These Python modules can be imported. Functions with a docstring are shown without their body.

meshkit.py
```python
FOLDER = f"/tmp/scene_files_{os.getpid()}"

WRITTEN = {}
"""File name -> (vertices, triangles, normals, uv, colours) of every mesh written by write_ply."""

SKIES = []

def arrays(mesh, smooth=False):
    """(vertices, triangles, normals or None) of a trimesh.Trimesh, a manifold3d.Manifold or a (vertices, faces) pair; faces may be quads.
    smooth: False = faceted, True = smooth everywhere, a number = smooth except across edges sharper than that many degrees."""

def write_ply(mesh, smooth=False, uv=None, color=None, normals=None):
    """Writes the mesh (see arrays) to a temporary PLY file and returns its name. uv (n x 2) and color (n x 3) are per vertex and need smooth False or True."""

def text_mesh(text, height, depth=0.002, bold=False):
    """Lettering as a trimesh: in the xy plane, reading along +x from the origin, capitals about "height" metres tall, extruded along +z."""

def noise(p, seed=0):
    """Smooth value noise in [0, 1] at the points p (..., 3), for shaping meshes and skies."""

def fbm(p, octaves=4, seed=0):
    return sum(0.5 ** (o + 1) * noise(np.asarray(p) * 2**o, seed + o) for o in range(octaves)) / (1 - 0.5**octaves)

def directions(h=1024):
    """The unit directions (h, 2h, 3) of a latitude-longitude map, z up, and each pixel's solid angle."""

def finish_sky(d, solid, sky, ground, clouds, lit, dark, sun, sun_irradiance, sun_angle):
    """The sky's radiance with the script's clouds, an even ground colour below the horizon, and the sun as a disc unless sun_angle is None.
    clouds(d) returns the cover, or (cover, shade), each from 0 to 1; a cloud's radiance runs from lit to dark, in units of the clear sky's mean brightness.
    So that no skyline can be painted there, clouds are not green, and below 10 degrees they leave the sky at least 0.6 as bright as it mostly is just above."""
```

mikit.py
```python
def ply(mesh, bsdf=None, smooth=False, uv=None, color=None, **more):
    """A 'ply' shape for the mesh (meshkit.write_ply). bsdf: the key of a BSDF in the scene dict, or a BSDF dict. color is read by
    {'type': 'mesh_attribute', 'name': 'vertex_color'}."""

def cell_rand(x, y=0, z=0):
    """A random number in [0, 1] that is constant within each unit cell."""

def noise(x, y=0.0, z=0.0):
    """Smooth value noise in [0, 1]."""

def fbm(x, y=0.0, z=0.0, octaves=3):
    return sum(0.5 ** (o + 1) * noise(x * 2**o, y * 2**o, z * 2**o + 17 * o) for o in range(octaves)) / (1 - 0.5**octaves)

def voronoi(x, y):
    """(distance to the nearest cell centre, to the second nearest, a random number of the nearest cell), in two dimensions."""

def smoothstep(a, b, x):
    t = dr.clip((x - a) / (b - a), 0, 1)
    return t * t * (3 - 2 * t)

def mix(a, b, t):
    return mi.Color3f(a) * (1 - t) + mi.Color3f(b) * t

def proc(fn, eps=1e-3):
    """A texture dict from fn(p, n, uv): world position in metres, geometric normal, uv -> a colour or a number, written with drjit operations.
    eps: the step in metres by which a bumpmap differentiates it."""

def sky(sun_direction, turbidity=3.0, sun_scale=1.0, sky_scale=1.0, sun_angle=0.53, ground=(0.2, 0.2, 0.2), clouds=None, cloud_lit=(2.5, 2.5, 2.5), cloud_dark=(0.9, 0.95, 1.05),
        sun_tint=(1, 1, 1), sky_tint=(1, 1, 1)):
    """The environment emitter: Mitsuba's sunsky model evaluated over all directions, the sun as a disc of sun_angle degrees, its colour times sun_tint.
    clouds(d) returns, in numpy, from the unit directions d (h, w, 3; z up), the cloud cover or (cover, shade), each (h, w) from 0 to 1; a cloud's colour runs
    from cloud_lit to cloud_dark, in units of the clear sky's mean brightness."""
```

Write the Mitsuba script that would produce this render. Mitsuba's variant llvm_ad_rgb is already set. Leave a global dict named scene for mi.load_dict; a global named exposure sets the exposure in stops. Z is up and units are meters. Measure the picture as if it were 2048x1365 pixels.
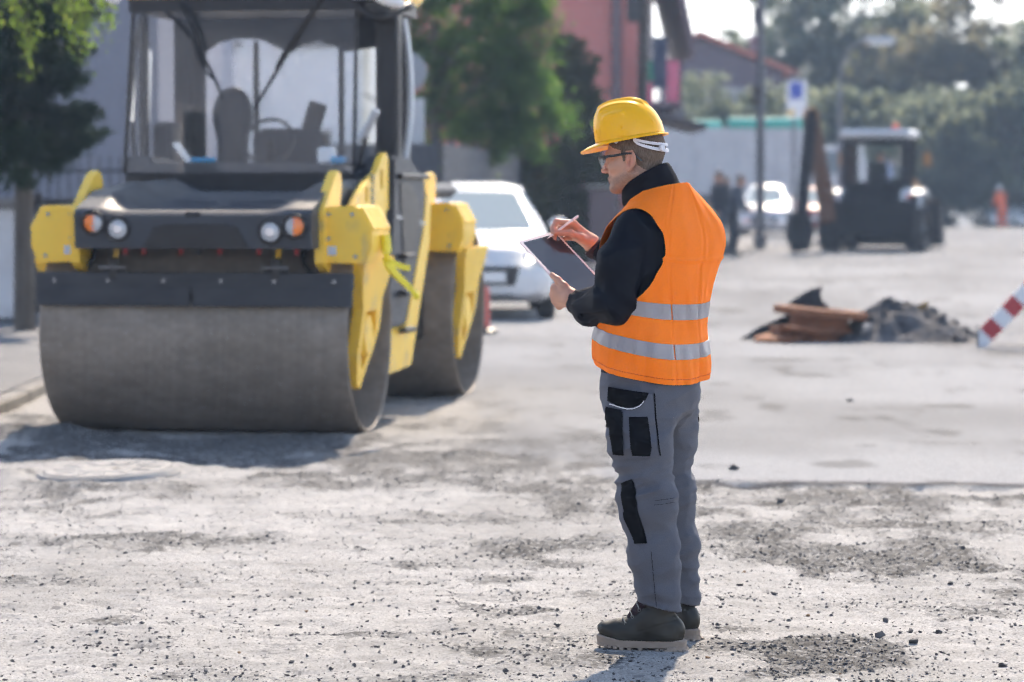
import math, random, numpy as np, mitsuba as mi, drjit as dr, mikit, meshkit
import manifold3d as m3
from mikit import noise, fbm, voronoi, smoothstep, mix, cell_rand, proc

T = mi.ScalarTransform4f
scene, labels = {}, {}
A = np.array
PI = math.pi

# ------------------------------------------------------------------ camera, sky, air, exposure
CAM_H, PITCH = 1.585, math.radians(2.98)
exposure = 2.6
FOCUS = 10.27
scene['camera'] = {
    'type': 'thinlens', 'fov': 19.37, 'fov_axis': 'x', 'near_clip': 0.5, 'far_clip': 3000.0,
    'aperture_radius': 0.0165, 'focus_distance': FOCUS,
    'to_world': T().look_at(origin=[0, 0, CAM_H], target=[0, math.cos(PITCH), CAM_H - math.sin(PITCH)], up=[0, 0, 1]),
}
SUN_EL, SUN_AZ = math.radians(44), math.radians(11)
SUN = (math.sin(SUN_AZ) * math.cos(SUN_EL), math.cos(SUN_AZ) * math.cos(SUN_EL), math.sin(SUN_EL))


def cloud_cover(d):
    n = meshkit.noise(d * A([5, 5, 11.0]), 3) * .6 + meshkit.noise(d * A([11, 11, 25.0]), 5) * .4
    low = np.clip((.42 - d[..., 2]) / .26, 0, 1) ** 1.3
    low = low * (.30 + .70 * (.5 + .5 * (d[..., 0] * SUN[0] + d[..., 1] * SUN[1]) / (np.hypot(SUN[0], SUN[1]) * np.hypot(d[..., 0], d[..., 1]) + 1e-6)) ** 1.2)   # the haze glows on the sun's side
    return np.clip(low * .97 + np.clip(n - .52, 0, 1) * .9 * (1 - low), 0, 1), np.clip(n - .3, 0, 1) * .35 * (1 - low)


scene['sky'] = mikit.sky(SUN, turbidity=4, sun_scale=1.0, sky_scale=1.2, sun_angle=1.2, clouds=cloud_cover,
                         cloud_lit=(3.5, 3.6, 3.75), cloud_dark=(1.9, 2.0, 2.2), sun_tint=(.95, .98, 1.06), sky_tint=(1, 1, 1.02))
HAZE = True
if HAZE:
    scene['haze_air'] = {'type': 'homogeneous', 'albedo': {'type': 'rgb', 'value': [.88, .94, .98]},
                         'sigma_t': {'type': 'rgb', 'value': [.00052, .00066, .00086]}}
    scene['haze'] = {'type': 'cube', 'to_world': T().translate([0, 165, 9.5]).scale([160, 225, 13.5]),
                     'bsdf': {'type': 'null'}, 'interior': {'type': 'ref', 'id': 'haze_air'}}
    scene['camera']['medium'] = {'type': 'ref', 'id': 'haze_air'}
    labels['haze'] = {'label': 'thin pale haze lying over the whole street', 'category': 'haze', 'kind': 'stuff'}


# ------------------------------------------------------------------ materials
def mat(key, rgb, rough=.6, metal=0.0, spec=.5, two=True, **kw):
    c = rgb if isinstance(rgb, dict) else {'type': 'rgb', 'value': list(rgb)}
    b = {'type': 'principled', 'base_color': c, 'roughness': rough if isinstance(rough, dict) else float(rough),
         'metallic': float(metal), 'specular': float(spec), **kw}
    scene['mat_' + key] = {'type': 'twosided', 'bsdf': b} if two else b
    return 'mat_' + key


def bump(key, base, fn, scale, eps=1e-3):
    b = scene['mat_' + base]
    inner = b['bsdf'] if b['type'] == 'twosided' else b
    t = proc(fn, eps)
    scene['mat_' + key] = {'type': 'twosided', 'bsdf': {'type': 'bumpmap', 'arbitrary': t, 'scale': scale, 'bsdf': inner}}
    return 'mat_' + key


# ------------------------------------------------------------------ mesh kit: a mesh is (vertices, triangles)
def tri(f):
    f = np.asarray(f, int)
    return np.vstack([f[:, [0, 1, 2]], f[:, [0, 2, 3]]]) if f.shape[1] == 4 else f


def join(ms):
    ms = [m for m in ms if m is not None]
    at, V, F = 0, [], []
    for v, f in ms:
        V.append(v); F.append(tri(f) + at); at += len(v)
    return np.vstack(V), np.vstack(F)


def frm(m):
    k = m.to_mesh()
    return np.array(k.vert_properties[:, :3], float), np.array(k.tri_verts, int)


def to_m3(m):
    return m3.Manifold(m3.Mesh(np.asarray(m[0], np.float32), np.asarray(tri(m[1]), np.uint32)))


def xf(m, M):
    M = np.asarray(M, float)
    f = tri(m[1])
    if np.linalg.det(M[:3, :3]) < 0:
        f = f[:, ::-1]
    return np.asarray(m[0]) @ M[:3, :3].T + M[:3, 3], f


def mv(m, x=0, y=0, z=0):
    return np.asarray(m[0]) + A([x, y, z]), m[1]


def rotm(axis, deg):
    a = np.asarray(axis, float); a = a / np.linalg.norm(a)
    c, s = math.cos(math.radians(deg)), math.sin(math.radians(deg))
    K = A([[0, -a[2], a[1]], [a[2], 0, -a[0]], [-a[1], a[0], 0]])
    return np.eye(3) * c + s * K + (1 - c) * np.outer(a, a)


def M4(R=None, t=(0, 0, 0)):
    M = np.eye(4)
    if R is not None:
        M[:3, :3] = R
    M[:3, 3] = t
    return M


def rot(m, axis, deg, about=(0, 0, 0)):
    R = rotm(axis, deg); c = A(about, float)
    return (np.asarray(m[0]) - c) @ R.T + c, m[1]


def hull(pts):
    return frm(m3.Manifold.hull_points(np.asarray(pts, float)))


def box(cx, cy, cz, sx, sy, sz, b=0.0):
    h = A([sx, sy, sz]) / 2
    b = min(b, .49 * min(sx, sy, sz))
    P = []
    for s in np.ndindex(2, 2, 2):
        sg = A(s) * 2 - 1
        if b <= 0:
            P.append(sg * h)
        else:
            for k in range(3):
                q = h - b; q[k] = h[k]
                P.append(sg * q)
    return mv(hull(P), cx, cy, cz)


def box2(lo, hi, b=0.0):
    lo, hi = A(lo, float), A(hi, float)
    return box(*((lo + hi) / 2), *(hi - lo), b)


AX = {'x': A([[0, 0, 1.0], [1, 0, 0], [0, 1, 0]]), 'y': A([[1.0, 0, 0], [0, 0, 1], [0, 1, 0]]), 'z': np.eye(3)}


def prism(poly, axis, a0, a1, holes=(), b=0.0):
    """polygon extruded along an axis: x -> poly in (y,z); y -> poly in (x,z); z -> poly in (x,y). b: chamfer."""
    cs = m3.CrossSection([list(map(tuple, poly))] + [list(map(tuple, h)) for h in holes], m3.FillRule.EvenOdd)
    if b > 0:
        ins = cs.offset(-b, m3.JoinType.Miter)
        parts = [cs.extrude(a1 - a0 - 2 * b).translate([0, 0, b])]
        # chamfer ring by stacked thin steps: hull is wrong for concave shapes, so use two insets
        k = 2
        for i in range(k):
            t = b * (i + .5) / k
            c = cs.offset(-(b - t) * .8, m3.JoinType.Miter)
            parts.append(c.extrude(a1 - a0 - 2 * (t - b / (2 * k))).translate([0, 0, t - b / (2 * k)]))
        m = m3.Manifold.batch_boolean(parts, m3.OpType.Add)
    else:
        m = cs.extrude(a1 - a0)
    v, f = frm(m)
    v = v + A([0, 0, a0])
    R = AX[axis]
    v = v @ R.T
    if np.linalg.det(R) < 0:
        f = f[:, ::-1]
    return v, f


def frame_along(P):
    P = np.asarray(P, float)
    t = np.gradient(P, axis=0) if len(P) > 2 else np.repeat((P[1] - P[0])[None], 2, 0)
    t /= np.linalg.norm(t, axis=1, keepdims=True) + 1e-12
    a = np.cross(t[0], [0, 0, 1.0] if abs(t[0][2]) < .9 else [1.0, 0, 0])
    N, B = [], []
    for k in range(len(P)):
        a = a - t[k] * (a @ t[k]); a = a / (np.linalg.norm(a) + 1e-12)
        N.append(a); B.append(np.cross(t[k], a))
    return t, A(N), A(B)


def loft(rings, cap=True, closed=False):
    R = np.asarray(rings, float)
    m, n = R.shape[:2]
    V = R.reshape(-1, 3)
    i, j = np.meshgrid(np.arange(m if closed else m - 1), np.arange(n), indexing='ij')
    i2, j2 = (i + 1) % m, (j + 1) % n
    F = np.stack([i * n + j, i * n + j2, i2 * n + j2, i2 * n + j], -1).reshape(-1, 4)
    F = tri(F)
    if cap and not closed:
        V = np.vstack([V, R[0].mean(0), R[-1].mean(0)])
        jj = np.arange(n)
        F = np.vstack([F, np.stack([(jj + 1) % n, jj, jj * 0 + m * n], 1), np.stack([(m - 1) * n + jj, (m - 1) * n + (jj + 1) % n, jj * 0 + m * n + 1], 1)])
    return V, F


def tube(P, r, n=8, cap=True, closed=False):
    P = np.asarray(P, float)
    if closed:
        t = np.roll(P, -1, 0) - np.roll(P, 1, 0); t /= np.linalg.norm(t, axis=1, keepdims=True)
        up = np.cross(P[1] - P[0], P[2] - P[1]); up /= np.linalg.norm(up)
        N = np.cross(t, up); N /= np.linalg.norm(N, axis=1, keepdims=True); B = np.cross(t, N)
    else:
        t, N, B = frame_along(P)
    a = np.arange(n) * 2 * PI / n
    r = np.broadcast_to(r, (len(P),))
    R = P[:, None] + r[:, None, None] * (np.cos(a)[None, :, None] * N[:, None] + np.sin(a)[None, :, None] * B[:, None])
    return loft(R, cap, closed)


def bar(p, q, w, h, up=(0, 0, 1), b=0.0):
    """a rectangular bar from p to q, w wide across up, h along up"""
    p, q = A(p, float), A(q, float)
    d = q - p; L = np.linalg.norm(d); d /= L
    s = np.cross(d, A(up, float)); s /= np.linalg.norm(s)
    u = np.cross(s, d)
    m = box(0, 0, 0, L, w, h, b)
    return xf(m, M4(np.stack([d, s, u], 1), (p + q) / 2))


def lathe(prof, n=32, axis='z', cap=True):
    a = np.arange(n) * 2 * PI / n
    R = A([[[r * math.cos(t), r * math.sin(t), z] for t in a] for r, z in prof])
    v, f = loft(R, cap)
    if axis == 'x':
        v = v[:, [2, 0, 1]]
    elif axis == 'y':
        v = v[:, [1, 2, 0]]
    return v, f


def ico(sub=2):
    import trimesh
    m = trimesh.creation.icosphere(subdivisions=sub)
    return np.array(m.vertices), np.array(m.faces)


def fb(p, seed=0, oct=4):
    return sum(.5 ** (k + 1) * (meshkit.noise(np.asarray(p) * 2 ** k + 13.7 * k, seed + k) - .5) for k in range(oct))


def vnormals(v, f):
    n = np.zeros_like(v)
    fn = np.cross(v[f[:, 1]] - v[f[:, 0]], v[f[:, 2]] - v[f[:, 0]])
    for k in range(3):
        np.add.at(n, f[:, k], fn)
    return n / (np.linalg.norm(n, axis=1, keepdims=True) + 1e-20)


def rock(seed, r=1.0, flat=.7, sub=2, rough=.5):
    rg = np.random.default_rng(seed)
    pts = rg.normal(size=(11, 3)); pts /= np.linalg.norm(pts, axis=1, keepdims=True)
    pts *= rg.uniform(.75, 1.1, (11, 1))
    v, f = hull(pts)
    m = to_m3((v, f)).refine(sub) if sub > 1 else None
    if m is not None:
        v, f = frm(m)
        v = v + vnormals(v, f) * (fb(v * 3.1, seed) * rough * .5)[:, None]
    v = v * A([rg.uniform(.8, 1.15), rg.uniform(.7, 1.1), flat * rg.uniform(.8, 1.15)]) * r
    return v, f


# ------------------------------------------------------------------ implicit surfaces for bodies, cloth and hands
def sd_cone(p, a, b, r1, r2):
    """round cone: capsule with two radii"""
    a, b = A(a, float), A(b, float)
    ba = b - a; L2 = ba @ ba
    t = np.clip(((p - a) @ ba) / L2, 0, 1)
    return np.linalg.norm(p - a - t[:, None] * ba, axis=1) - (r1 + (r2 - r1) * t)


def sd_ell(p, c, r, R=None):
    q = p - A(c, float)
    if R is not None:
        q = q @ R
    r = A(r, float)
    k0 = np.linalg.norm(q / r, axis=1); k1 = np.linalg.norm(q / (r * r), axis=1)
    return k0 * (k0 - 1) / (k1 + 1e-9)


def sd_box(p, c, h, rad=0.0, R=None):
    q = p - A(c, float)
    if R is not None:
        q = q @ R
    d = np.abs(q) - (A(h, float) - rad)
    return np.linalg.norm(np.maximum(d, 0), axis=1) + np.minimum(d.max(1), 0) - rad


def smin(a, b, k):
    h = np.maximum(k - np.abs(a - b), 0) / k
    return np.minimum(a, b) - h * h * k * .25


def smax(a, b, k):
    return -smin(-a, -b, k)


def chain(p, J, k=.01):
    """joints [(x,y,z,r), ...] as one smooth limb"""
    d = None
    for a, b in zip(J[:-1], J[1:]):
        e = sd_cone(p, a[:3], b[:3], a[3], b[3])
        d = e if d is None else smin(d, e, k)
    return d


def surface(fn, lo, hi, h, project=2):
    """surface nets of fn < 0 inside the box"""
    lo, hi = A(lo, float), A(hi, float)
    n = np.ceil((hi - lo) / h).astype(int) + 1
    ax = [lo[k] + h * np.arange(n[k]) for k in range(3)]
    g = np.empty(n)
    step = max(1, int(600000 / (n[1] * n[2])))
    yz = np.stack(np.meshgrid(ax[1], ax[2], indexing='ij'), -1).reshape(-1, 2)
    for i in range(0, n[0], step):
        xs = ax[0][i:i + step]
        P = np.hstack([np.repeat(xs, len(yz))[:, None], np.tile(yz, (len(xs), 1))])
        g[i:i + step] = fn(P).reshape(len(xs), n[1], n[2])
    s = g < 0
    c = [slice(0, -1), slice(1, None)]
    cnt = np.zeros(n - 1); acc = np.zeros((*(n - 1), 3))
    corners = list(np.ndindex(2, 2, 2))
    for a in corners:
        for k in range(3):
            if a[k] == 0:
                b = list(a); b[k] = 1
                ga, gb = (g[tuple(c[x] for x in y)] for y in (a, b))
                m = (ga < 0) != (gb < 0)
                t = np.where(m, ga / np.where(m, ga - gb, 1), 0)
                cnt += m
                for q in range(3):
                    acc[..., q] += np.where(m, a[q] + (t if q == k else 0), 0)
    on = cnt > 0
    idx = -np.ones(n - 1, int); idx[on] = np.arange(on.sum())
    cell = np.argwhere(on)
    V = lo + h * (cell + acc[on] / cnt[on][:, None])
    F = []
    for k in range(3):
        u, w = (k + 1) % 3, (k + 2) % 3
        sl0 = [slice(1, -1)] * 3; sl1 = list(sl0)
        sl0[k], sl1[k] = slice(0, -1), slice(1, None)
        e = s[tuple(sl0)] != s[tuple(sl1)]
        inside = s[tuple(sl0)]
        for flip in (False, True):
            q = np.argwhere(e & (inside != flip))
            if not len(q):
                continue
            off = np.ones(3, int); off[k] = 0
            q = q + off
            du, dw = np.zeros(3, int), np.zeros(3, int); du[u] = 1; dw[w] = 1
            ids = [idx[tuple((q - x).T)] for x in (du + dw, dw, 0 * du, du)]
            F.append(np.stack(ids if not flip else ids[::-1], 1))
    F = tri(np.vstack(F))
    for _ in range(project):
        e = h * .25
        d0 = fn(V)
        gr = np.stack([fn(V + e * np.eye(3)[k]) - d0 for k in range(3)], 1) / e
        V = V - gr * (d0 / np.maximum((gr ** 2).sum(1), .2))[:, None] * .9
    return V, F


def drape(fn, poly, out, off=.004, thick=.004, res=.008, right=None, holes=()):
    """a patch of cloth lying on the surface fn=0: poly in a plane facing OUT (a unit vector from the surface), given in world points (x,y,z)"""
    out = A(out, float) / np.linalg.norm(out)
    P = np.asarray(poly, float)
    up = A([0, 0, 1.0]); up -= out * (up @ out); up /= np.linalg.norm(up)
    rt = np.cross(up, out)
    o = P.mean(0)
    q = np.stack([(P - o) @ rt, (P - o) @ up], 1)
    m = m3.CrossSection([list(map(tuple, q))], m3.FillRule.NonZero).extrude(thick).refine_to_length(res)
    v, f = frm(m)
    k = v[:, 2].copy()
    p0 = o + v[:, :1] * rt + v[:, 1:2] * up + out * .12
    t = np.zeros(len(v))
    for _ in range(60):
        t += fn(p0 - out * t[:, None]) * .85
        t = np.minimum(t, .35)
    return p0 - out * (t - off - k)[:, None], f


# ------------------------------------------------------------------ scene bookkeeping
def free(key):
    if key not in scene and key not in labels:
        return key
    i = 1
    while f'{key}_{i:03d}' in scene or f'{key}_{i:03d}' in labels:
        i += 1
    return f'{key}_{i:03d}'


def thing(name, label, cat, group=None, kind=None):
    key = free(name)
    labels[key] = {'label': label, 'category': cat}
    if group:
        labels[key]['group'] = group
    if kind:
        labels[key]['kind'] = kind
    return key


def shape(key, m, bsdf, smooth=False, color=None, uv=None):
    scene[key] = mikit.ply((m[0], tri(m[1])), bsdf, smooth, uv=uv, color=color)
    return key


def one(name, m, bsdf, label, cat, smooth=False, group=None, kind=None, color=None, uv=None):
    return shape(thing(name, label, cat, group, kind), m, bsdf, smooth, color, uv)


def part(parent, name, m, bsdf, smooth=False, label=None, color=None, M=None, kind=None, uv=None):
    key = free(parent + '__' + name)
    if M is not None:
        m = xf(m, M)
    shape(key, m, bsdf, smooth, color, uv)
    if label or kind:
        labels[key] = {}
        if label:
            labels[key]['label'] = label
        if kind:
            labels[key]['kind'] = kind
    return key


def setting(name, m, bsdf, label=None, cat=None, smooth=False):
    key = shape(free(name), m, bsdf, smooth)
    labels[key] = {'kind': 'structure', 'label': label or name.replace('_', ' '), 'category': cat or name.replace('_', ' ')}
    return key



def smoothline(P, n=40):
    from scipy.interpolate import CubicSpline
    P = A(P, float); t = np.r_[0, np.cumsum(np.linalg.norm(np.diff(P, axis=0), axis=1))]
    return CubicSpline(t, P)(np.linspace(0, t[-1], n))


def ribbon(P, w, h):
    """a strap of rectangular section, h along z and w across"""
    t, N, B = frame_along(P)
    s = np.cross(t, [0, 0, 1.0]); s /= np.linalg.norm(s, axis=1, keepdims=True)
    up = np.cross(s, t)
    hz = np.broadcast_to(h, (len(P),))[:, None]
    R = np.stack([P + s * w / 2 + up * hz / 2, P - s * w / 2 + up * hz / 2, P - s * w / 2 - up * hz / 2, P + s * w / 2 - up * hz / 2], 1)
    return loft(R)


def rrect(x0, y0, x1, y1, r, n=6):
    P = []
    for cx, cy, a0 in ((x1 - r, y1 - r, 0), (x0 + r, y1 - r, 90), (x0 + r, y0 + r, 180), (x1 - r, y0 + r, 270)):
        P += [(cx + r * math.cos(math.radians(a0 + 90 * k / n)), cy + r * math.sin(math.radians(a0 + 90 * k / n))) for k in range(n + 1)]
    return P


# ------------------------------------------------------------------ the ground: one sheet, dug-up strip in front, milled asphalt behind
def nz(x, y, s, seed=0):
    return meshkit.noise(np.stack([x * s, y * s, x * 0 + seed * 7.3], -1), seed)


GRAVEL = [(1.05, 10.12, .33, .42, 1), (.8, 10.3, .2, .25, .6), (1.4, 12.8, .5, .7, .95), (1.15, 13.8, .45, .5, .8), (2.05, 13.9, .6, .35, .75),
          (1.9, 15.2, .8, .3, .8), (1.2, 15.1, .8, .35, .7), (-.05, 12.6, .5, .22, .55), (.2, 13.2, .5, .45, .7), (-.35, 12.0, .5, .12, .5), (.25, 10.4, .4, .25, .35),
          (-.22, 17.4, .22, .3, 1), (-.46, 16.9, .25, .3, .9), (.42, 16.7, .25, .35, 1), (.1, 17.2, .2, .2, .8), (-.1, 18.3, .4, .5, .7),
          (-1.2, 17.3, 1.1, .95, 1), (-2.9, 19.0, .7, 1.2, 1), (-3.3, 19.6, .5, 1.2, 1), (-2.5, 17.9, .8, .9, 1), (-1.9, 18.3, 1.4, .7, 1), (-1.3, 10.3, .25, .25, .55), (-.9, 9.7, .3, .2, .45), (-.4, 9.6, .4, .2, .35),
          (-2.2, 14.6, .5, .3, .35), (-1.0, 11.2, .5, .12, .35), (1.5, 11.3, .5, .15, .4), (-.2, 20.5, .5, .8, .55), (.3, 19.5, .6, .7, .45), (.5, 10.05, .45, .3, .25), (-.2, 17.0, .9, 1.0, .8), (.35, 17.6, .6, 1.2, .75), (0, 19.5, .45, 1.6, .6), (-.15, 22.5, .4, 2.0, .5), (-.9, 16.0, .9, .5, .6), (-2.3, 15.2, 1.0, .6, .5), (-1.6, 13.4, .9, .28, .5), (-.3, 14.3, .8, .3, .55), (-1.7, 11.9, .6, .16, .45), (.1, 11.5, .5, .14, .4), (-.7, 10.6, .5, .13, .4), (.5, 14.9, .5, .8, .55), (.15, 15.8, .5, .6, .7), (.95, 14.7, .8, .4, .75), (1.7, 14.4, .7, .45, .7), (2.3, 15.2, .6, .35, .9), (1.75, 13.2, .35, .5, .7), (.7, 13.3, .4, .6, .5)]


def gravel_mask(x, y):
    g = 0 * x
    w = nz(x, y, 2.5, 3) - .5
    w2 = nz(x, y * .45, 9, 4) - .5
    for cx, cy, rx, ry, s in GRAVEL:
        d = np.sqrt(((x - cx) / rx) ** 2 + ((y - cy) / ry) ** 2) + w * .9 + w2 * .8
        g = np.maximum(g, s * np.clip((1.15 - d) / .55, 0, 1))
    # finer scuffed bands of grit everywhere, drawn out along the wheel tracks
    b = nz(x * .9 + y * .12, y * .75, 1.7, 61) * .55 + nz(x * .8 + y * .25, y * 1.6, 3.6, 62) * .45 + w2 * .22
    return np.maximum(g, .62 * sm(.53, .70, b))


def asphalt_edge(x, y):
    """> 0 on the milled asphalt: it starts along a ragged line across the street and leaves the strip under the roller out"""
    e = 15.72 + np.where(x < .75, (.75 - x) * 2.6, 0) + (nz(x, y, 1.3, 11) - .5) * .35 * (1 + 2.5 * np.clip(.9 - x, 0, 1)) + (nz(x, y, 6, 12) - .5) * (.14 + .5 * np.clip(.8 - x, 0, 1)) + (nz(x, y, 14, 14) - .5) * (.05 + .35 * np.clip(.8 - x, 0, 1))
    return np.minimum(y - e, (x + .45 + (nz(x, y, .8, 13) - .5) * .6 - np.clip(23 - y, 0, 4) * .03) * 2.0 + np.clip(y - 24, 0, 30) * .8)


def sm(a, b, x):
    t = np.clip((x - a) / (b - a), 0, 1)
    return t * t * (3 - 2 * t)


def ground_z(x, y):
    near = np.clip((45 - y) / 15, 0, 1) * np.clip((9 - np.abs(x)) / 3, 0, 1)
    w_ = .05 + .5 * sm(.9, .2, x)
    a = sm(-w_, w_, asphalt_edge(x, y))
    g = gravel_mask(x, y)
    rough = (nz(x, y, 1.6, 21) - .5) * .045 + (nz(x, y, 6, 22) - .5) * .022 + (nz(x + .2 * y, y, 17, 23) - .5) * .016 + (nz(x, y, 41, 24) - .5) * .007
    rough += g * ((nz(x, y, 26, 25) - .5) * .022 + (nz(x, y, 9, 26) - .45) * .03)
    heap = .10 * np.exp(-((x + 3.05) / .45) ** 2 - ((y - 19.1) / .5) ** 2) + .05 * np.exp(-((x + .22) / .18) ** 2 - ((y - 17.45) / .25) ** 2) + .05 * np.exp(-((x - .42) / .2) ** 2 - ((y - 16.75) / .25) ** 2)
    rim = .05 * np.exp(-((np.hypot(x + 2.2, (y - 16.25)) - .52) / .12) ** 2)
    heap = heap * (.6 + .8 * nz(x, y, 5, 27)) + rim * nz(x, y, 4, 29)
    flat = np.exp(-(((x - .5) / .35) ** 2 + ((y - 10.3) / .35) ** 2) ** 2)          # where the man stands
    drumbed = np.exp(-(((x + 1.9) / 1.15) ** 4 + ((y - 19.3) / .25) ** 4)) + np.exp(-(((x + 1.3) / 1.15) ** 4 + ((y - 22.7) / .3) ** 4))
    smooth = (nz(x, y, .7, 31) - .5) * .02 + (nz(x, y, 5, 32) - .5) * .004 + .03
    z = (1 - a) * (rough + heap - .006) + a * smooth
    z = z * (1 - .85 * np.clip(flat + drumbed, 0, 1)) - .004 * np.clip(drumbed, 0, 1)
    return z * near + .02 * (1 - near) - 2.6 * sm(108, 175, y)


def spaced(lo, hi, pts):
    """a monotone list of coordinates whose step follows pts [(at, step), ...]"""
    v, out = lo, []
    while v < hi:
        out.append(v)
        v += np.interp(v, [p[0] for p in pts], [p[1] for p in pts])
    return A(out + [hi])


gx = spaced(-150, 150, [(-150, 12), (-12, 1.0), (-6, .09), (-3.4, .032), (3.2, .032), (6, .09), (14, 1.0), (150, 12)])
gy = spaced(-55, 360, [(-55, 6), (-15, 4), (6, .5), (8.8, .014), (13, .02), (18, .03), (26, .07), (34, .2), (60, 1.2), (110, 3), (360, 12)])
GX, GY = np.meshgrid(gx, gy)
GZ = ground_z(GX, GY)
soft = .06 + .55 * sm(.9, .2, GX)
ga = sm(-soft, soft, asphalt_edge(GX, GY) + soft * .8 * (nz(GX, GY * .6, 5, 71) - .5) * 2); gg = gravel_mask(GX, GY)
V = np.stack([GX, GY, GZ], -1).reshape(-1, 3)
ni, nj = len(gy), len(gx)
i, j = np.meshgrid(np.arange(ni - 1), np.arange(nj - 1), indexing='ij')
F = tri(np.stack([i * nj + j, i * nj + j + 1, (i + 1) * nj + j + 1, (i + 1) * nj + j], -1).reshape(-1, 4))


def ground_col(p, n, uv):
    a, g = uv.x, uv.y
    big = fbm(p.x * .9, p.y * .5, 1, 3)
    mid = fbm(p.x * 7, p.y * 3.2, 5, 3)
    streak = fbm(p.x * 3 + p.y * .35, p.y * 12, 9, 3)
    fine = noise(p.x * 190, p.y * 110, 3)
    dirt = mix((.235, .230, .222), (.365, .357, .345), smoothstep(.25, .75, big * .5 + mid * .3 + streak * .35 - .07))
    dirt = dirt * (.60 + .48 * fine + .26 * noise(p.x * 430, p.y * 260, 9))
    d1, d2, r = voronoi(p.x * 62, p.y * 62)
    peb = mix((.016, .0175, .021), (.30, .30, .30), r * r * r * r)
    gm = smoothstep(.22, .80, g + (mid - .5) * 1.3 + (r - .5) * .6)
    dirt = mix(dirt, peb * (1.05 - .7 * d1), gm * .82)
    speck = smoothstep(.86, .93, noise(p.x * 47, p.y * 47, 8))
    dirt = mix(dirt, mi.Color3f(.11, .11, .115), speck * .7)
    asp = mix((.16, .163, .168), (.24, .2445, .252), smoothstep(.3, .7, big * .6 + fbm(p.x * .6, p.y * .25, 14, 2) * .4))
    asp = asp * (.85 + .3 * noise(p.x * 95, p.y * 60, 12)) * (1 - .45 * smoothstep(.66, .8, fbm(p.x * 2.2, p.y * .9, 31, 3)))
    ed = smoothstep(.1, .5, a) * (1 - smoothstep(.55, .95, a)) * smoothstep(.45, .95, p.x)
    asp = mix(asp, peb, smoothstep(.5, .85, g + (mid - .5) * .8 + (r - .5) * .4) * .8)
    return mix(mix(dirt, asp, smoothstep(.2, .8, a + (mid - .5) * .5)), mi.Color3f(.06, .06, .065), ed * .75)


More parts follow.
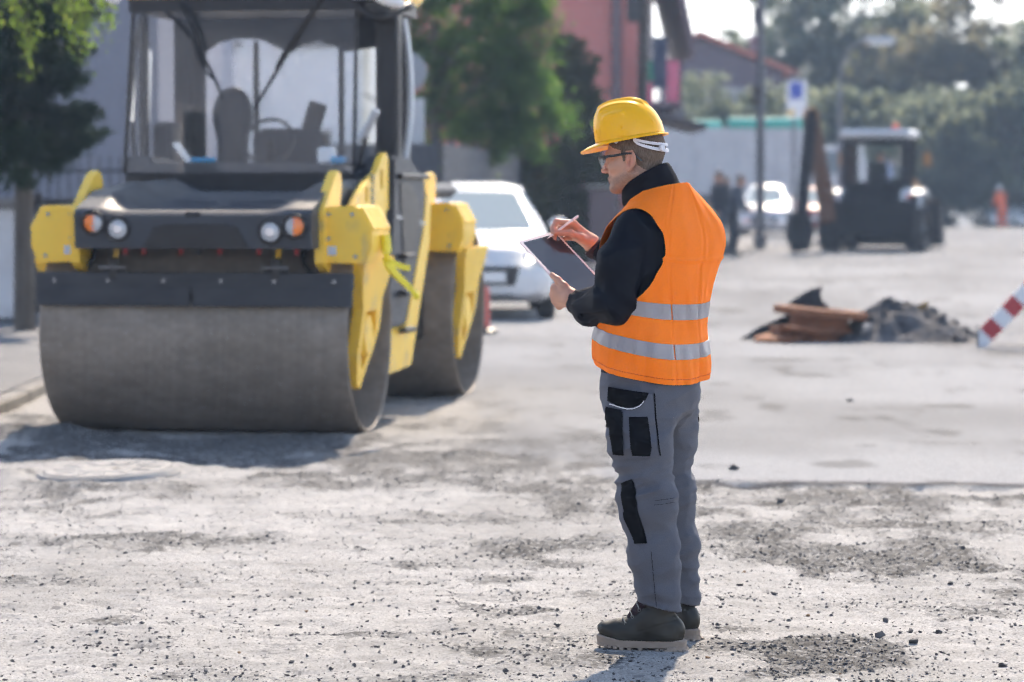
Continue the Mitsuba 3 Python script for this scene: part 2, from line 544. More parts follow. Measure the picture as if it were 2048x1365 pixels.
mat('ground', proc(ground_col), .75, spec=.08)
setting('ground', (V, F), 'mat_ground', 'dusty dug-up street surface with milled grey asphalt beyond it', 'ground', smooth=True)
scene['ground'] = mikit.ply((V, F), 'mat_ground', True, uv=np.stack([ga.ravel(), gg.ravel()], 1))
ground_h = lambda x, y: float(ground_z(A([float(x)]), A([float(y)]))[0])

# pavements with kerb stones
mat('pavement', proc(lambda p, n, uv: mix((.09, .094, .10), (.14, .142, .148), fbm(p.x * 2.5, p.y * 2.5, 0, 4)) * (.85 + .3 * noise(p.x * 90, p.y * 90))), .8)
mat('kerb', proc(lambda p, n, uv: mix((.15, .143, .135), (.25, .24, .225), fbm(p.x * 4, p.y * 4, p.z * 4, 4))), .85)
KA = [(-3.62, 14.0), (-3.62, 24.0), (-3.3, 34.0), (-2.5, 47.0), (-1.2, 52.0), (3.6, 57.5), (5.6, 70.0), (7.6, 90.0), (9.0, 104.0)]


def along(P, step):
    P = A(P, float)
    L = np.r_[0, np.cumsum(np.linalg.norm(np.diff(P, axis=0), axis=1))]
    s = np.arange(0, L[-1], step)
    return np.stack([np.interp(s, L, P[:, k]) for k in range(P.shape[1])], 1)


KP = along(KA, 1.0)
pv = [(-60, 14.0)] + [(x - .13, y) for x, y in KA] + [(-60, 104.0)]
setting('pavement', prism(pv, 'z', -.2, .06), 'mat_pavement', 'grey asphalt pavement beside the dug-up street', 'pavement')
for a, b in zip(KP[:-1], KP[1:]):
    d = (b - a) / np.linalg.norm(b - a)
    if a[1] > 70 or a[1] < 17:
        continue
    part('pavement', 'kerb_stone', bar((*(a + d * .008), 0), (*(b - d * .008), 0), .15, .15 + .012 * random.Random(a[1]).random(), b=.018), 'mat_kerb')
# ------------------------------------------------------------------ houses, fences, poles and trees
def leafmesh(pos, size, rg, long=1.6, flat=.5, droop=0.0):
    """many small pointed leaves (two triangles each) at the given points"""
    n = len(pos)
    nrm = rg.normal(size=(n, 3)); nrm[:, 2] = np.abs(nrm[:, 2]) * (1 - flat) + flat
    nrm /= np.linalg.norm(nrm, axis=1, keepdims=True)
    t = np.cross(nrm, rg.normal(size=(n, 3))); t[:, 2] -= droop; t /= np.linalg.norm(t, axis=1, keepdims=True)
    b = np.cross(nrm, t)
    s = (size * rg.uniform(.6, 1.3, n))[:, None]
    L = s * long
    V = np.stack([pos - t * L * .5, pos + b * s * .5 - nrm * s * .08, pos + t * L * .5, pos - b * s * .5 + nrm * s * .08], 1).reshape(-1, 3)
    k = np.arange(n)[:, None] * 4
    return V, np.vstack([k + [0, 1, 2], k + [0, 2, 3]])


def clumps(blobs, n, rg, nclump, csize):
    """points gathered into leafy clumps in a few ellipsoids (c, r), denser towards their outside"""
    w = A([r[0] * r[1] * r[2] for c, r in blobs]) ** .8; w /= w.sum()
    C = []
    for _ in range(nclump):
        c, r = blobs[rg.choice(len(blobs), p=w)]
        d = rg.normal(size=3); d /= np.linalg.norm(d)
        C.append(A(c) + d * A(r) * rg.uniform(.25, 1.05) ** .6)
    C = A(C)
    k = rg.integers(0, nclump, n)
    sz = csize * rg.uniform(.5, 1.3, nclump)
    return C[k] + rg.normal(size=(n, 3)) * (sz[k] * .5)[:, None] * A([1, 1, .75])


def leafmat(key, c1, c2, c3=None, trans=.9, f=1.2):
    c3 = c3 or c2
    def fn(p, n, uv):
        a = fbm(p.x * f, p.y * f, p.z * f, 3)
        b = noise(p.x * 9, p.y * 9, p.z * 9)
        return mix(mix(c1, c2, smoothstep(.3, .7, a)), c3, smoothstep(.55, .95, b))
    scene['mat_' + key] = {'type': 'principledthin', 'base_color': proc(fn), 'roughness': .55, 'diff_trans': trans, 'spec_trans': 0.0}
    return 'mat_' + key


leafmat('leaf_green', (.06, .125, .03), (.125, .235, .05), (.24, .34, .09), 1.25)
leafmat('leaf_birch', (.13, .21, .035), (.25, .36, .06), (.36, .42, .09), 1.35)
leafmat('leaf_dark', (.012, .026, .016), (.025, .05, .024), (.035, .05, .02), .4)
leafmat('leaf_rust', (.03, .04, .018), (.05, .06, .022), (.09, .06, .03), .3)
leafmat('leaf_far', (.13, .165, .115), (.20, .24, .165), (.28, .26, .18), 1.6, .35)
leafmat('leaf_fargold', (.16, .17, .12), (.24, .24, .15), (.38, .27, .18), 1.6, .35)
mat('bark', proc(lambda p, n, uv: mix((.05, .04, .032), (.14, .12, .1), fbm(p.x * 14, p.y * 14, p.z * 3, 3))), .9)


def trunk_mesh(base, h, r, rg, limbs, spread):
    P = [A(base, float)]
    for k in range(1, 7):
        P.append(A(base) + A([rg.normal() * .05 * h / 6, rg.normal() * .05 * h / 6, h * k / 6]))
    ms = [tube(P, np.linspace(r, r * .35, 7), 9)]
    for _ in range(limbs):
        k = rg.uniform(.35, .95); o = A([np.interp(k * 6, range(7), [q[c] for q in P]) for c in range(3)])
        a = rg.uniform(0, 2 * PI); L = spread * rg.uniform(.5, 1)
        d = A([math.cos(a), math.sin(a), rg.uniform(.3, .9)])
        Q = [o + d * L * t + A([0, 0, .15 * L * t * t]) for t in (0, .33, .66, 1)]
        ms.append(tube(Q, np.linspace(r * .38, r * .08, 4), 6))
    return join(ms)


def tree(name, label, base, h, blobs, n, lsize, leaf, seed, nclump=60, csize=.5, r=.14, limbs=9, spread=1.5, group=None, cat='tree', long=1.6, th=.8):
    rg = np.random.default_rng(seed)
    t = thing(name, label, cat, group)
    part(t, 'trunk', trunk_mesh(base, h * th, r, rg, limbs, spread), 'mat_bark', 40)
    part(t, 'crown', leafmesh(clumps(blobs, n, rg, nclump, csize), lsize, rg, long), leaf)
    return t


tree('leafy_tree', 'bright green leafy tree growing behind the dark metal fence', (-1.35, 52, 0), 5.5,
     [((-.9, 52.3, 4.9), (1.4, 1.4, 1.7)), ((-.6, 52, 3.3), (1.25, 1.2, 1.1)), ((.25, 51.7, 3.2), (.85, .9, .9)), ((-1.3, 52.4, 2.3), (.8, .8, .7)), ((.0, 51.8, 4.9), (.75, 1, 1.3)), ((.45, 51.6, 2.45), (.4, .5, .45)), ((-.3, 51.8, 2.5), (.7, .7, .5))],
     34000, .062, 'mat_leaf_green', 5, 260, .3, .16, 12, 1.6)
tree('juniper_tree', 'narrow dark juniper with brownish top in front of the red house', (1.35, 60, 0), 4.4,
     [((1.3, 60, 1.4), (.75, .75, 1.3)), ((1.25, 60, 2.9), (.48, .5, 1.1)), ((1.15, 60, 4.1), (.28, .3, .75)), ((.45, 59.6, 1.6), (.7, .6, .9))],
     7000, .17, 'mat_leaf_rust', 6, 170, .25, .1, 10, .5, long=1.7)


def conifer(name, label, base, h, rmax, seed, leaf, z0=.5, n=9000, whorls=26):
    rg = np.random.default_rng(seed)
    t = thing(name, label, 'conifer')
    ms = [tube([A(base), A(base) + A([0, 0, h])], [.12, .02], 8)]
    pos, hang = [], []
    nb = whorls * 8
    for k in range(nb):
        f = rg.random() ** 1.15
        z = z0 + (h - z0) * f
        L = (rmax * (1 - f) ** .7 + .10) * rg.uniform(.45, 1.15)
        a = rg.uniform(0, 2 * PI)
        d = A([math.cos(a), math.sin(a), 0]); side = np.cross(d, [0, 0, 1.0])
        tt = np.linspace(0, 1, 7); dr_ = rg.uniform(.1, .5)
        P = A(base) + A([0, 0, z]) + d * L * tt[:, None] + side * (rg.normal() * .12 * tt ** 2)[:, None] + A([0, 0, 1.0]) * (-dr_ * L * np.sin(tt * 2.0) + .16 * L * tt ** 3)[:, None]
        ms.append(tube(P, np.linspace(.016, .004, 7), 4))
        m = int(n / nb * (.4 + L / rmax))
        u = rg.uniform(.05, 1, m) ** .8
        q = np.stack([np.interp(u, tt, P[:, c]) for c in range(3)], 1)
        q += side * (rg.normal(size=m) * .13 * (1.1 - u * .75))[:, None] + A([0, 0, -1.0]) * (np.abs(rg.normal(size=m)) * .10 * (1.1 - .6 * u))[:, None] + rg.normal(size=(m, 3)) * .015
        pos.append(q)
    pos = np.vstack(pos)
    part(t, 'trunk', join(ms), 'mat_bark')
    part(t, 'crown', leafmesh(pos, .028, rg, 4.5, .25, .5), leaf)
    return t


conifer('spruce_tree', 'dark spruce with drooping boughs in front of the grey house wall', (-5.12, 31.5, 0), 7.5, .80, 12, 'mat_leaf_dark', z0=2.05, n=46000, whorls=34)

# weeping birch: trunk outside the picture, its hanging twigs inside
rg = np.random.default_rng(77)
bt = thing('birch_tree', 'weeping birch with sunlit yellow green leaves hanging before the spruce', 'birch')
trunkP = [A([-6.3, 25.5, 0]), A([-6.1, 25.4, 2.2]), A([-5.8, 25.2, 4.2]), A([-5.5, 25, 6.2])]
ms, leafp = [tube(trunkP, [.13, .11, .08, .04], 9)], []
for k in range(58):
    z = rg.uniform(3.5, 5.4)
    o = A([np.interp(z, [0, 2.2, 4.2, 6.2], [q[c] for q in trunkP]) for c in range(3)])
    far_ = rg.uniform(.5, 1.0) if k > 16 else .6 + .03 * k
    end = A([-3.95 + rg.uniform(-.5, .62), 24.6 + rg.uniform(-.9, .9), 3.15 + rg.uniform(-.1, .9)])
    if k in (20, 21, 22):
        end = A([-3.47 + .06 * (k - 21), 24.2, 3.15])
    drop = rg.uniform(.25, .75) * (1 if end[0] < -3.9 else .7)
    if k in (20, 21):
        drop = .62
    t_ = np.linspace(0, 1, 12)
    P = o + (end - o) * np.minimum(t_ * 1.6, 1)[:, None] + A([.12, -.1, -1.0]) * (drop * np.clip(t_ - .45, 0, 1) ** 1.4 * 2.3)[:, None] + rg.normal(size=(12, 3)) * .012
    ms.append(tube(P, np.linspace(.012, .0025, 12), 4))
    m = 64
    u = rg.uniform(.3, 1, m)
    leafp.append(np.stack([np.interp(u, t_, P[:, c]) for c in range(3)], 1) + rg.normal(size=(m, 3)) * .035)
part(bt, 'trunk', join(ms), 'mat_bark')
part(bt, 'crown', leafmesh(np.vstack(leafp), .03, rg, 1.5, .2, .6), 'mat_leaf_birch')

# far trees on the right of the street
far = [  # x, y, height, crown radius, leaf, label
    (12.2, 128, 10.6, 2.0, 'far', 'loose tall tree with sky showing through, directly behind the bus stop sign'),
    (14.6, 126, 11.4, 2.2, 'far', 'tallest far tree, its open crown rising behind the tractor cab'),
    (17.4, 122, 9.3, 2.3, 'fargold', 'rounded far tree with brownish leaves right of the tallest one'),
    (19.7, 120, 8.4, 2.0, 'fargold', 'far tree with a ragged gold tinted crown near the picture edge'),
    (22.4, 116, 7.6, 2.2, 'far', 'far dark green tree at the picture edge'),
    (15.9, 114, 5.2, 2.0, 'far', 'low dense tree standing just right of the tractor cab'),
    (19.0, 113, 5.0, 2.0, 'far', 'low dense tree above the worker in orange'),
    (12.6, 116, 4.6, 1.8, 'far', 'low dense tree hidden behind the tractor cab'),
    (25.2, 114, 8.5, 2.4, 'far', 'tall tree just outside the picture edge'),
    (13.4, 131, 7.2, 2.2, 'far', 'middle height far tree filling the gap behind the bus stop sign'),
    (16.3, 130, 8.0, 2.2, 'fargold', 'far tree with dull gold leaves between the tallest one and the rounded one'),
    (20.9, 118, 7.4, 1.9, 'far', 'far tree between the ragged gold one and the picture edge'),
]
for k, (x, y, h, r, lf, lab) in enumerate(far):
    x, y, h, r = x * 1.09, y * 1.09, h * 1.1 + .5, r * 1.36
    rg = np.random.default_rng(300 + k)
    bl = []
    for q in range(14):
        a = rg.uniform(0, 2 * PI); zz = rg.uniform(.12, .92)
        rr = r * (1.3 - .75 * abs(zz - .45) ** 1.2)
        bl.append(((x + math.cos(a) * rr * .55, y + math.sin(a) * rr * .55, h * zz), (rr * .56, rr * .56, h * .14)))
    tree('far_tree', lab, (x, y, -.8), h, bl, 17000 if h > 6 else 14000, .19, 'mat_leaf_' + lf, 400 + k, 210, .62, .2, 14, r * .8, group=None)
rg = np.random.default_rng(9)
hb = [((x, 127 + rg.uniform(-1, 1), .4), (1.4, .8, rg.uniform(1.0, 1.5))) for x in np.arange(12, 34, 1.1)]
t = thing('hedge', 'long dark hedge along the foot of the far trees', 'hedge')
[part(t, 'stem', tube([(c[0], c[1], -.6), (c[0] + .1, c[1], 1.0)], [.06, .03], 6), 'mat_bark') for c, r in hb]
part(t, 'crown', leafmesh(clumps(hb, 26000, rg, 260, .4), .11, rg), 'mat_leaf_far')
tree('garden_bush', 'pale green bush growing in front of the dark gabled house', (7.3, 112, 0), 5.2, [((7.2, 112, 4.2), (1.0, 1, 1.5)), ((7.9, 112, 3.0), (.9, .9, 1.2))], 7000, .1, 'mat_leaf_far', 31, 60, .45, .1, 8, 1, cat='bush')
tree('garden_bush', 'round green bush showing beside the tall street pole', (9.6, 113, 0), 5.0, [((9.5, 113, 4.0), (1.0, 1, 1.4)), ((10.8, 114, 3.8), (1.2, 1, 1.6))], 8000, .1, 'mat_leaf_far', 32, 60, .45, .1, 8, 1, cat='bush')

# ---- houses
def wallmat(key, c, k=.08):

    mat(key, proc(lambda p, n, uv: mix([float(q) * (1 - k) for q in c], [float(q) * (1 + k) for q in c], fbm(p.x * 1.3, p.y * 1.3, p.z * .7, 4)) * (.93 + .14 * noise(p.x * 60, p.y * 60, p.z * 60))), .85)


wallmat('grey_render', (.235, .24, .285)); wallmat('white_render', (.88, .89, .90), .04); wallmat('red_render', (.50, .19, .175)); wallmat('dark_render', (.13, .1, .125))
mat('roof_tile', (.42, .14, .1), .8); mat('dark_wood', (.05, .04, .045), .7); mat('house_glass', (.03, .035, .045), .08, spec=.9); mat('frame_white', (.7, .7, .72), .5)
mat('purple_pipe', (.13, .095, .11), .6); mat('stucco_pale', (.62, .58, .56), .8)


def window(par, x, y, z, w, h, face='y', lab=None):
    """a window in a wall facing -y at plane y (or facing +x at plane x)"""
    b = lambda lo, hi: box2(lo, hi, .006)
    fr = .06
    if face == 'y':
        m = join([b((x - w / 2, y - .03, z - h / 2), (x + w / 2, y + .05, z - h / 2 + fr)), b((x - w / 2, y - .03, z + h / 2 - fr), (x + w / 2, y + .05, z + h / 2)),
                  b((x - w / 2, y - .028, z - h / 2 + fr), (x - w / 2 + fr, y + .05, z + h / 2 - fr)), b((x + w / 2 - fr, y - .028, z - h / 2 + fr), (x + w / 2, y + .05, z + h / 2 - fr)), b((x - .03, y - .026, z - h / 2 + fr), (x + .03, y + .05, z + h / 2 - fr))])
        g = box2((x - w / 2 + fr, y - .008, z - h / 2 + fr), (x + w / 2 - fr, y + .045, z + h / 2 - fr))
    k = part(par, 'window', m, 'mat_frame_white', label=lab)
    part(k, 'pane', g, 'mat_house_glass')
    part(k, 'sill', box2((x - w / 2 - .08, y - .12, z - h / 2 - .06), (x + w / 2 + .08, y - .002, z - h / 2 - .003), .01), 'mat_kerb')


h = thing('grey_house', 'plain grey rendered house wall behind the spruce, left of the roller cab', 'house')
part(h, 'wall', box2((-13, 37, 0), (-4.35, 47, 7.5)), 'mat_grey_render')
part(h, 'plinth', box2((-13.02, 36.94, 0), (-4.31, 37, .6), .01), 'mat_kerb')
part(h, 'roof', prism([(-13.4, 7.5), (-4.0, 7.5), (-8.6, 10.2)], 'y', 36.6, 47.4), 'mat_roof_tile')
h = thing('pale_house', 'long pale grey house beside the photographer, mirrored in the roller windscreen', 'house')
wallmat('pale_render', (.50, .53, .60))
part(h, 'wall', box2((-22, -34, 0), (-11, 12, 6.2)), 'mat_pale_render')
part(h, 'roof', prism([(-22.5, 6.2), (-10.5, 6.2), (-16.5, 8.6)], 'y', -34.5, 12.5), 'mat_roof_tile')
for y in (-24, -17.5, -11, -4.5, 2, 8):
    for z in (1.9, 4.9):
        k = part(h, 'window', box2((-11.02, y - .6, z - .75), (-10.96, y + .6, z + .75), .01), 'mat_frame_white')
        part(k, 'pane', box2((-10.975, y - .52, z - .67), (-10.95, y + .52, z + .67)), 'mat_house_glass')
h = thing('white_house', 'white house seen through the windows of the roller cab', 'house')
part(h, 'wall', box2((-5.9, 50, 0), (-2.55, 58, 6.6)), 'mat_white_render')
part(h, 'roof', prism([(-6.3, 6.6), (-2.2, 6.6), (-4.2, 8.6)], 'y', 49.6, 58.4), 'mat_roof_tile')
for x in (-5.0, -3.4):
    window(h, x, 50, 4.6, .9, 1.3)
    window(h, x, 50, 1.9, .9, 1.3)

h = thing('red_house', 'salmon red rendered house with a balcony on its corner', 'house')
part(h, 'wall', box2((-2.4, 70, 0), (2.98, 79, 6.9)), 'mat_red_render')
part(h, 'wall', box2((2.98, 70.6, 0), (3.3, 79, 6.9)), 'mat_stucco_pale', label='pale wall behind the balcony')
part(h, 'downpipe', tube([(2.42, 69.86, 0), (2.42, 69.86, 6.9)], .115, 10), 'mat_purple_pipe', 40, 'broad dark downpipe on the red wall')
rf = part(h, 'roof', prism([(-3.0, 6.9), (3.9, 6.35), (4.0, 6.5), (-3.0, 9.2)], 'y', 69.4, 79.5), 'mat_dark_wood')
part(h, 'roof_edge', prism([(3.62, 6.9), (4.17, 4.6), (4.28, 4.63), (3.76, 7.1)], 'y', 69.6, 79), 'mat_purple_pipe', label='dark sloping eaves above the balcony')
part(h, 'balcony_floor', box2((2.98, 69.6, 3.35), (3.95, 76, 3.52), .02), 'mat_purple_pipe')
bal = part(h, 'balcony_railing', join([tube([(3.0, 69.65, 4.45), (3.9, 69.65, 4.45), (3.9, 76, 4.45)], .03, 6)] + [tube([(x, 69.65, 3.5), (x, 69.65, 4.45)], .014, 5) for x in np.linspace(3.05, 3.9, 9)] + [tube([(3.9, y, 3.5), (3.9, y, 4.45)], .014, 5) for y in np.arange(70, 76, .3)]), 'mat_dark_wood')
part(h, 'porch_roof', prism([(2.5, 3.35), (4.45, 2.85), (4.5, 2.98), (2.98, 3.35)], 'y', 69.2, 75), 'mat_dark_wood', label='brown lean-to roof under the balcony')
mat('cloth_pink', (.6, .16, .24), .9); mat('cloth_navy', (.05, .06, .1), .9); mat('cloth_green', (.05, .2, .13), .9); mat('cloth_pale', (.55, .58, .65), .9)


def hanging(x, y, z, w, hh, m, lab, seed):
    u, v = np.meshgrid(np.linspace(0, 1, 13), np.linspace(0, 1, 9))
    rgx = np.random.default_rng(seed); ph = rgx.uniform(0, 6)
    P = np.stack([x + (u - .5) * w * (1 - .08 * v), y + .035 * np.sin(u * 11 + ph) * v + .01 * np.sin(v * 5), z - v * hh - .02 * np.cos(u * 9) * v], -1)
    Q = P + A([0, .012, 0])
    n = 13; i, j = np.meshgrid(np.arange(8), np.arange(12), indexing='ij')
    q = np.stack([i * n + j, i * n + j + 1, (i + 1) * n + j + 1, (i + 1) * n + j], -1).reshape(-1, 4)
    Vv = np.vstack([P.reshape(-1, 3), Q.reshape(-1, 3)])
    one('hanging_cloth', (Vv, np.vstack([tri(q), tri(q[:, ::-1]) + 117])), m, lab, 'laundry', True)


hanging(3.42, 69.55, 5.0, .34, 1.2, 'mat_cloth_navy', 'dark blue cloth hung over the balcony', 1)
hanging(3.17, 69.56, 4.44, .3, .45, 'mat_cloth_green', 'green cloth hung over the balcony rail', 2)
hanging(3.72, 69.58, 4.45, .3, .95, 'mat_cloth_pink', 'pink cloth hung over the balcony rail', 3)
hanging(3.14, 69.57, 3.95, .22, .5, 'mat_cloth_pink', 'small magenta cloth under the green one on the balcony', 4)

h = thing('gabled_house', 'dark gabled house with a red tiled roof beyond the red house', 'house')
part(h, 'wall', prism([(6.2, 0), (10.6, 0), (10.6, 6.0), (7.3, 7.35), (6.2, 6.3)], 'y', 118, 127), 'mat_dark_render')
rf = part(h, 'roof', prism([(7.3, 7.62), (11.2, 6.02), (11.15, 5.85), (7.3, 7.42), (5.7, 5.95), (5.6, 6.1)], 'y', 117.6, 127.5), 'mat_roof_tile')
part(rf, 'chimney', box2((9.5, 120, 6.3), (9.95, 120.5, 7.55), .02), 'mat_dark_render')
part(rf, 'aerial', join([tube([(8.4, 121, 6.8), (8.4, 121, 8.3)], .03, 6), tube([(8.1, 121, 8.1), (8.7, 121, 8.1)], .02, 6), tube([(8.15, 121, 7.8), (8.65, 121, 7.8)], .02, 6)]), 'mat_dark_wood')
window(h, 8.75, 118, 4.9, .8, .9, lab='white framed window in the dark gable')
window(h, 7.3, 118, 4.9, .8, .9)

# ---- gate posts, fences
mat('white_plaster', proc(lambda p, n, uv: mix((.5, .5, .52), (.72, .72, .74), fbm(p.x * 5, p.y * 5, p.z * 3, 4)) * (.7 + .3 * smoothstep(.0, .35, p.z + .2 * fbm(p.x * 9, p.z * 9)))), .8)
mat('concrete_cap', (.2, .19, .18), .85); mat('black_steel', (.02, .021, .025), .5); mat('fence_grey', (.06, .068, .085), .6)
t = thing('gate_pillar', 'white plastered gate pillar with a flat stone cap by the pavement', 'pillar')
part(t, 'shaft', box2((-6.3, 33.3, .1), (-5.42, 33.75, 1.33), .02), 'mat_white_plaster')
part(t, 'cap', box2((-6.38, 33.22, 1.33), (-5.34, 33.83, 1.44), .02), 'mat_concrete_cap')
t = thing('garden_gate', 'black metal garden gate between the white pillar and the roller', 'gate')
part(t, 'frame', join([box2((-5.33, 33.5, .16), (-5.25, 33.58, 1.5), .008), box2((-4.6, 33.5, .16), (-4.52, 33.58, 1.5), .008), box2((-5.25, 33.51, 1.36), (-4.6, 33.57, 1.43), .006), box2((-5.25, 33.51, .22), (-4.6, 33.57, .29), .006)]), 'mat_black_steel')
for k in range(7):
    part(t, 'panel_board', box2((-5.245 + k * .0925, 33.525, .295), (-5.16 + k * .0925, 33.555, 1.355), .004), 'mat_black_steel')
t = thing('iron_railing', 'low black iron railing behind the garden gate under the spruce', 'railing')
part(t, 'rail', join([tube([(-7.4, 35.2, 1.75), (-4.3, 35.2, 1.75)], .018, 6), tube([(-7.4, 35.2, .95), (-4.3, 35.2, .95)], .018, 6)]), 'mat_black_steel')
for k in range(26):
    x = -7.35 + .12 * k
    part(t, 'bar', tube([(x, 35.2, .15), (x, 35.2, 1.92)], .011, 6), 'mat_black_steel')
t = thing('gate_post', 'dark post under the spruce beside the black gate', 'post')
part(t, 'shaft', box2((-4.5, 33.9, .05), (-4.1, 34.3, 1.3), .02), 'mat_dark_wood')
part(t, 'cap', box2((-4.56, 33.84, 1.3), (-4.04, 34.36, 1.4), .02), 'mat_concrete_cap')
t = thing('metal_fence', 'tall dark metal slat fence behind the white car', 'fence')
fa, fb_ = A([-1.0, 43.0]), A([.35, 62.0])
nsl = 110
for k in range(nsl):
    q = fa + (fb_ - fa) * (k + .5) / nsl
    d = (fb_ - fa) / np.linalg.norm(fb_ - fa)
    part(t, 'slat', bar((*(q - d * .062), 1.16), (*(q + d * .062), 1.16), .02, 2.02 + .0 * k), 'mat_fence_grey')
dn = A([d[1], -d[0]])
part(t, 'rail', join([bar((*(fa - dn * .04), zz), (*(fb_ - dn * .04), zz), .05, .06) for zz in (.4, 1.9)]), 'mat_fence_grey')
for q in along([fa, fb_], 2.4):
    part(t, 'post', box2((q[0] - .13, q[1] - .04, .1), (q[0] - .05, q[1] + .04, 2.25), .006), 'mat_fence_grey')
part(t, 'return_panel', box2((-3.2, 43.0, .15), (-1.05, 43.05, 2.17)), 'mat_fence_grey')
t = thing('brick_pillar', 'brown gate pillar at the far end of the dark fence', 'pillar')
part(t, 'shaft', box2((1.45, 56.2, .1), (1.95, 56.7, 1.5), .02), 'mat_purple_pipe')
part(t, 'cap', box2((1.38, 56.13, 1.5), (2.02, 56.77, 1.6), .02), 'mat_concrete_cap')

# ---- poles, signs, street lamp
mat('pole_grey', (.13, .13, .14), .7); mat('pole_wood', (.06, .05, .045), .85); mat('sign_back', (.3, .32, .36), .5, .3); mat('sign_box', (.55, .57, .6), .5)
mat('sign_blue', (.03, .07, .42), .4); mat('sign_white', (.75, .77, .8), .4); mat('sign_yellow', (.75, .55, .12), .4); mat('lamp_grey', (.45, .47, .5), .4); mat('lamp_glass', (.8, .82, .8), .15, spec=.8)
t = thing('utility_pole', 'tall grey street pole standing on the pavement before the parked truck', 'pole')
part(t, 'shaft', tube([(6.05, 73.2, .0), (6.05, 73.2, 9.5)], [.115, .08], 14), 'mat_pole_grey', 40)
part(t, 'collar', lathe([(.12, 0), (.17, .02), (.17, .25), (.12, .27)], 14), 'mat_pole_grey', 40, M=M4(t=(6.05, 73.2, .1)))
part(t, 'junction_box', box2((5.84, 73.0, 3.55), (6.02, 73.2, 4.0), .015), 'mat_pole_wood')
part(t, 'bracket', join([tube([(6.05, 73.2, 5.2), (5.9, 73.2, 5.6)], .04, 6), box2((5.86, 73.1, 5.45), (5.97, 73.3, 5.9), .01)]), 'mat_pole_wood')
t = thing('wooden_pole', 'dark wooden pole standing in front of the red house corner', 'pole')
part(t, 'shaft', tube([(2.62, 60.5, 0), (2.64, 60.5, 9)], [.11, .085], 12), 'mat_pole_wood', 40)
part(t, 'transformer', box2((2.3, 60.3, 4.85), (2.56, 60.6, 5.8), .03), 'mat_black_steel')
part(t, 'crossarm', bar((1.9, 60.5, 6.5), (3.4, 60.5, 6.5), .1, .1), 'mat_pole_wood')
t = thing('road_sign', 'round road sign seen from the back with a blank plate below', 'sign')
part(t, 'post', tube([(-1.63, 45.1, 0), (-1.63, 45.1, 3.6)], .035, 10), 'mat_sign_back', 40)
part(t, 'disc', lathe([(.28, -.02), (.3, -.012), (.3, .012), (.29, .0)], 36, 'y'), 'mat_sign_back', 30, M=M4(t=(-1.57, 45.05, 3.27)))
part(t, 'plate', box2((-1.83, 45.03, 2.2), (-1.31, 45.06, 2.88), .006), 'mat_sign_box', label='pale rectangular plate')
t = thing('bus_stop_sign', 'blue and white stop sign on a post above the truck end', 'sign')
part(t, 'post', tube([(8.25, 88, .1), (8.25, 88, 4.9)], .045, 8), 'mat_pole_grey', 40)
part(t, 'plate', box2((8.02, 87.9, 3.55), (8.62, 87.94, 4.65), .02), 'mat_sign_white')
part(t, 'panel', box2((8.12, 87.88, 4.1), (8.48, 87.897, 4.58), .01), 'mat_sign_blue', label='blue upper field')
part(t, 'panel', box2((8.05, 87.88, 3.6), (8.25, 87.897, 3.78), .005), 'mat_sign_yellow', label='small yellow field')
t = thing('street_lamp', 'street lamp whose head hangs in front of the far trees', 'street lamp')
part(t, 'post', tube([(10.9, 100, 0), (10.9, 100, 4.9), (10.98, 100, 5.7), (11.25, 99.9, 6.2), (11.7, 99.8, 6.35)], [.1, .07, .06, .05, .04], 10), 'mat_pole_grey', 40)
part(t, 'head', join([box2((11.7, 99.6, 6.28), (12.7, 100, 6.48), .06)]), 'mat_lamp_grey', label='flat grey lamp head')
part(t, 'lens', box2((11.85, 99.66, 6.2), (12.6, 99.94, 6.29), .03), 'mat_lamp_glass')
# overhead wires between the two poles
for k, (zz, yy) in enumerate(((8.6, .2), (8.3, -.2))):
    u = np.linspace(0, 1, 24)[:, None]
    P = A([2.6, 60.5, zz - 2.0 + k * .1]) * (1 - u) + A([6.05, 73.2, zz]) * u + A([0, 0, -.5]) * (4 * u * (1 - u))
    one('overhead_wire', tube(P, .008, 5), 'mat_black_steel', ('upper' if k == 0 else 'lower') + ' overhead wire strung from the wooden pole to the grey street pole', 'wire')
# ------------------------------------------------------------------ the tandem road roller
RPSI = math.radians(9.9)
RM = M4(np.stack([[math.cos(RPSI), -math.sin(RPSI), 0], [math.sin(RPSI), math.cos(RPSI), 0], [0, 0, 1]], 1), (-1.889, 19.34, .002))
mat('roller_yellow', proc(lambda p, n, uv: mix(mix((.82, .50, .035), (.87, .58, .065), fbm(p.x * 3, p.y * 3, p.z * 3, 3)), (.38, .30, .16), smoothstep(.56, .80, fbm(p.x * 11, p.y * 11, p.z * 6, 4)) * .5)), .38, spec=.5)
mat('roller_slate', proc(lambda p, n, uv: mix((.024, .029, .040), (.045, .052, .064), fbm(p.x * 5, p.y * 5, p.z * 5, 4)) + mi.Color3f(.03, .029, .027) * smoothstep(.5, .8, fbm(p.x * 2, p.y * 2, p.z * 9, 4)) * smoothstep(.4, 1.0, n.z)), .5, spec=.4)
mat('roller_black', (.008, .0085, .011), .45); mat('rubber', proc(lambda p, n, uv: mix((.02, .024, .032), (.05, .053, .06), fbm(p.x * 6, p.y * 6, p.z * 12, 4))), .75)
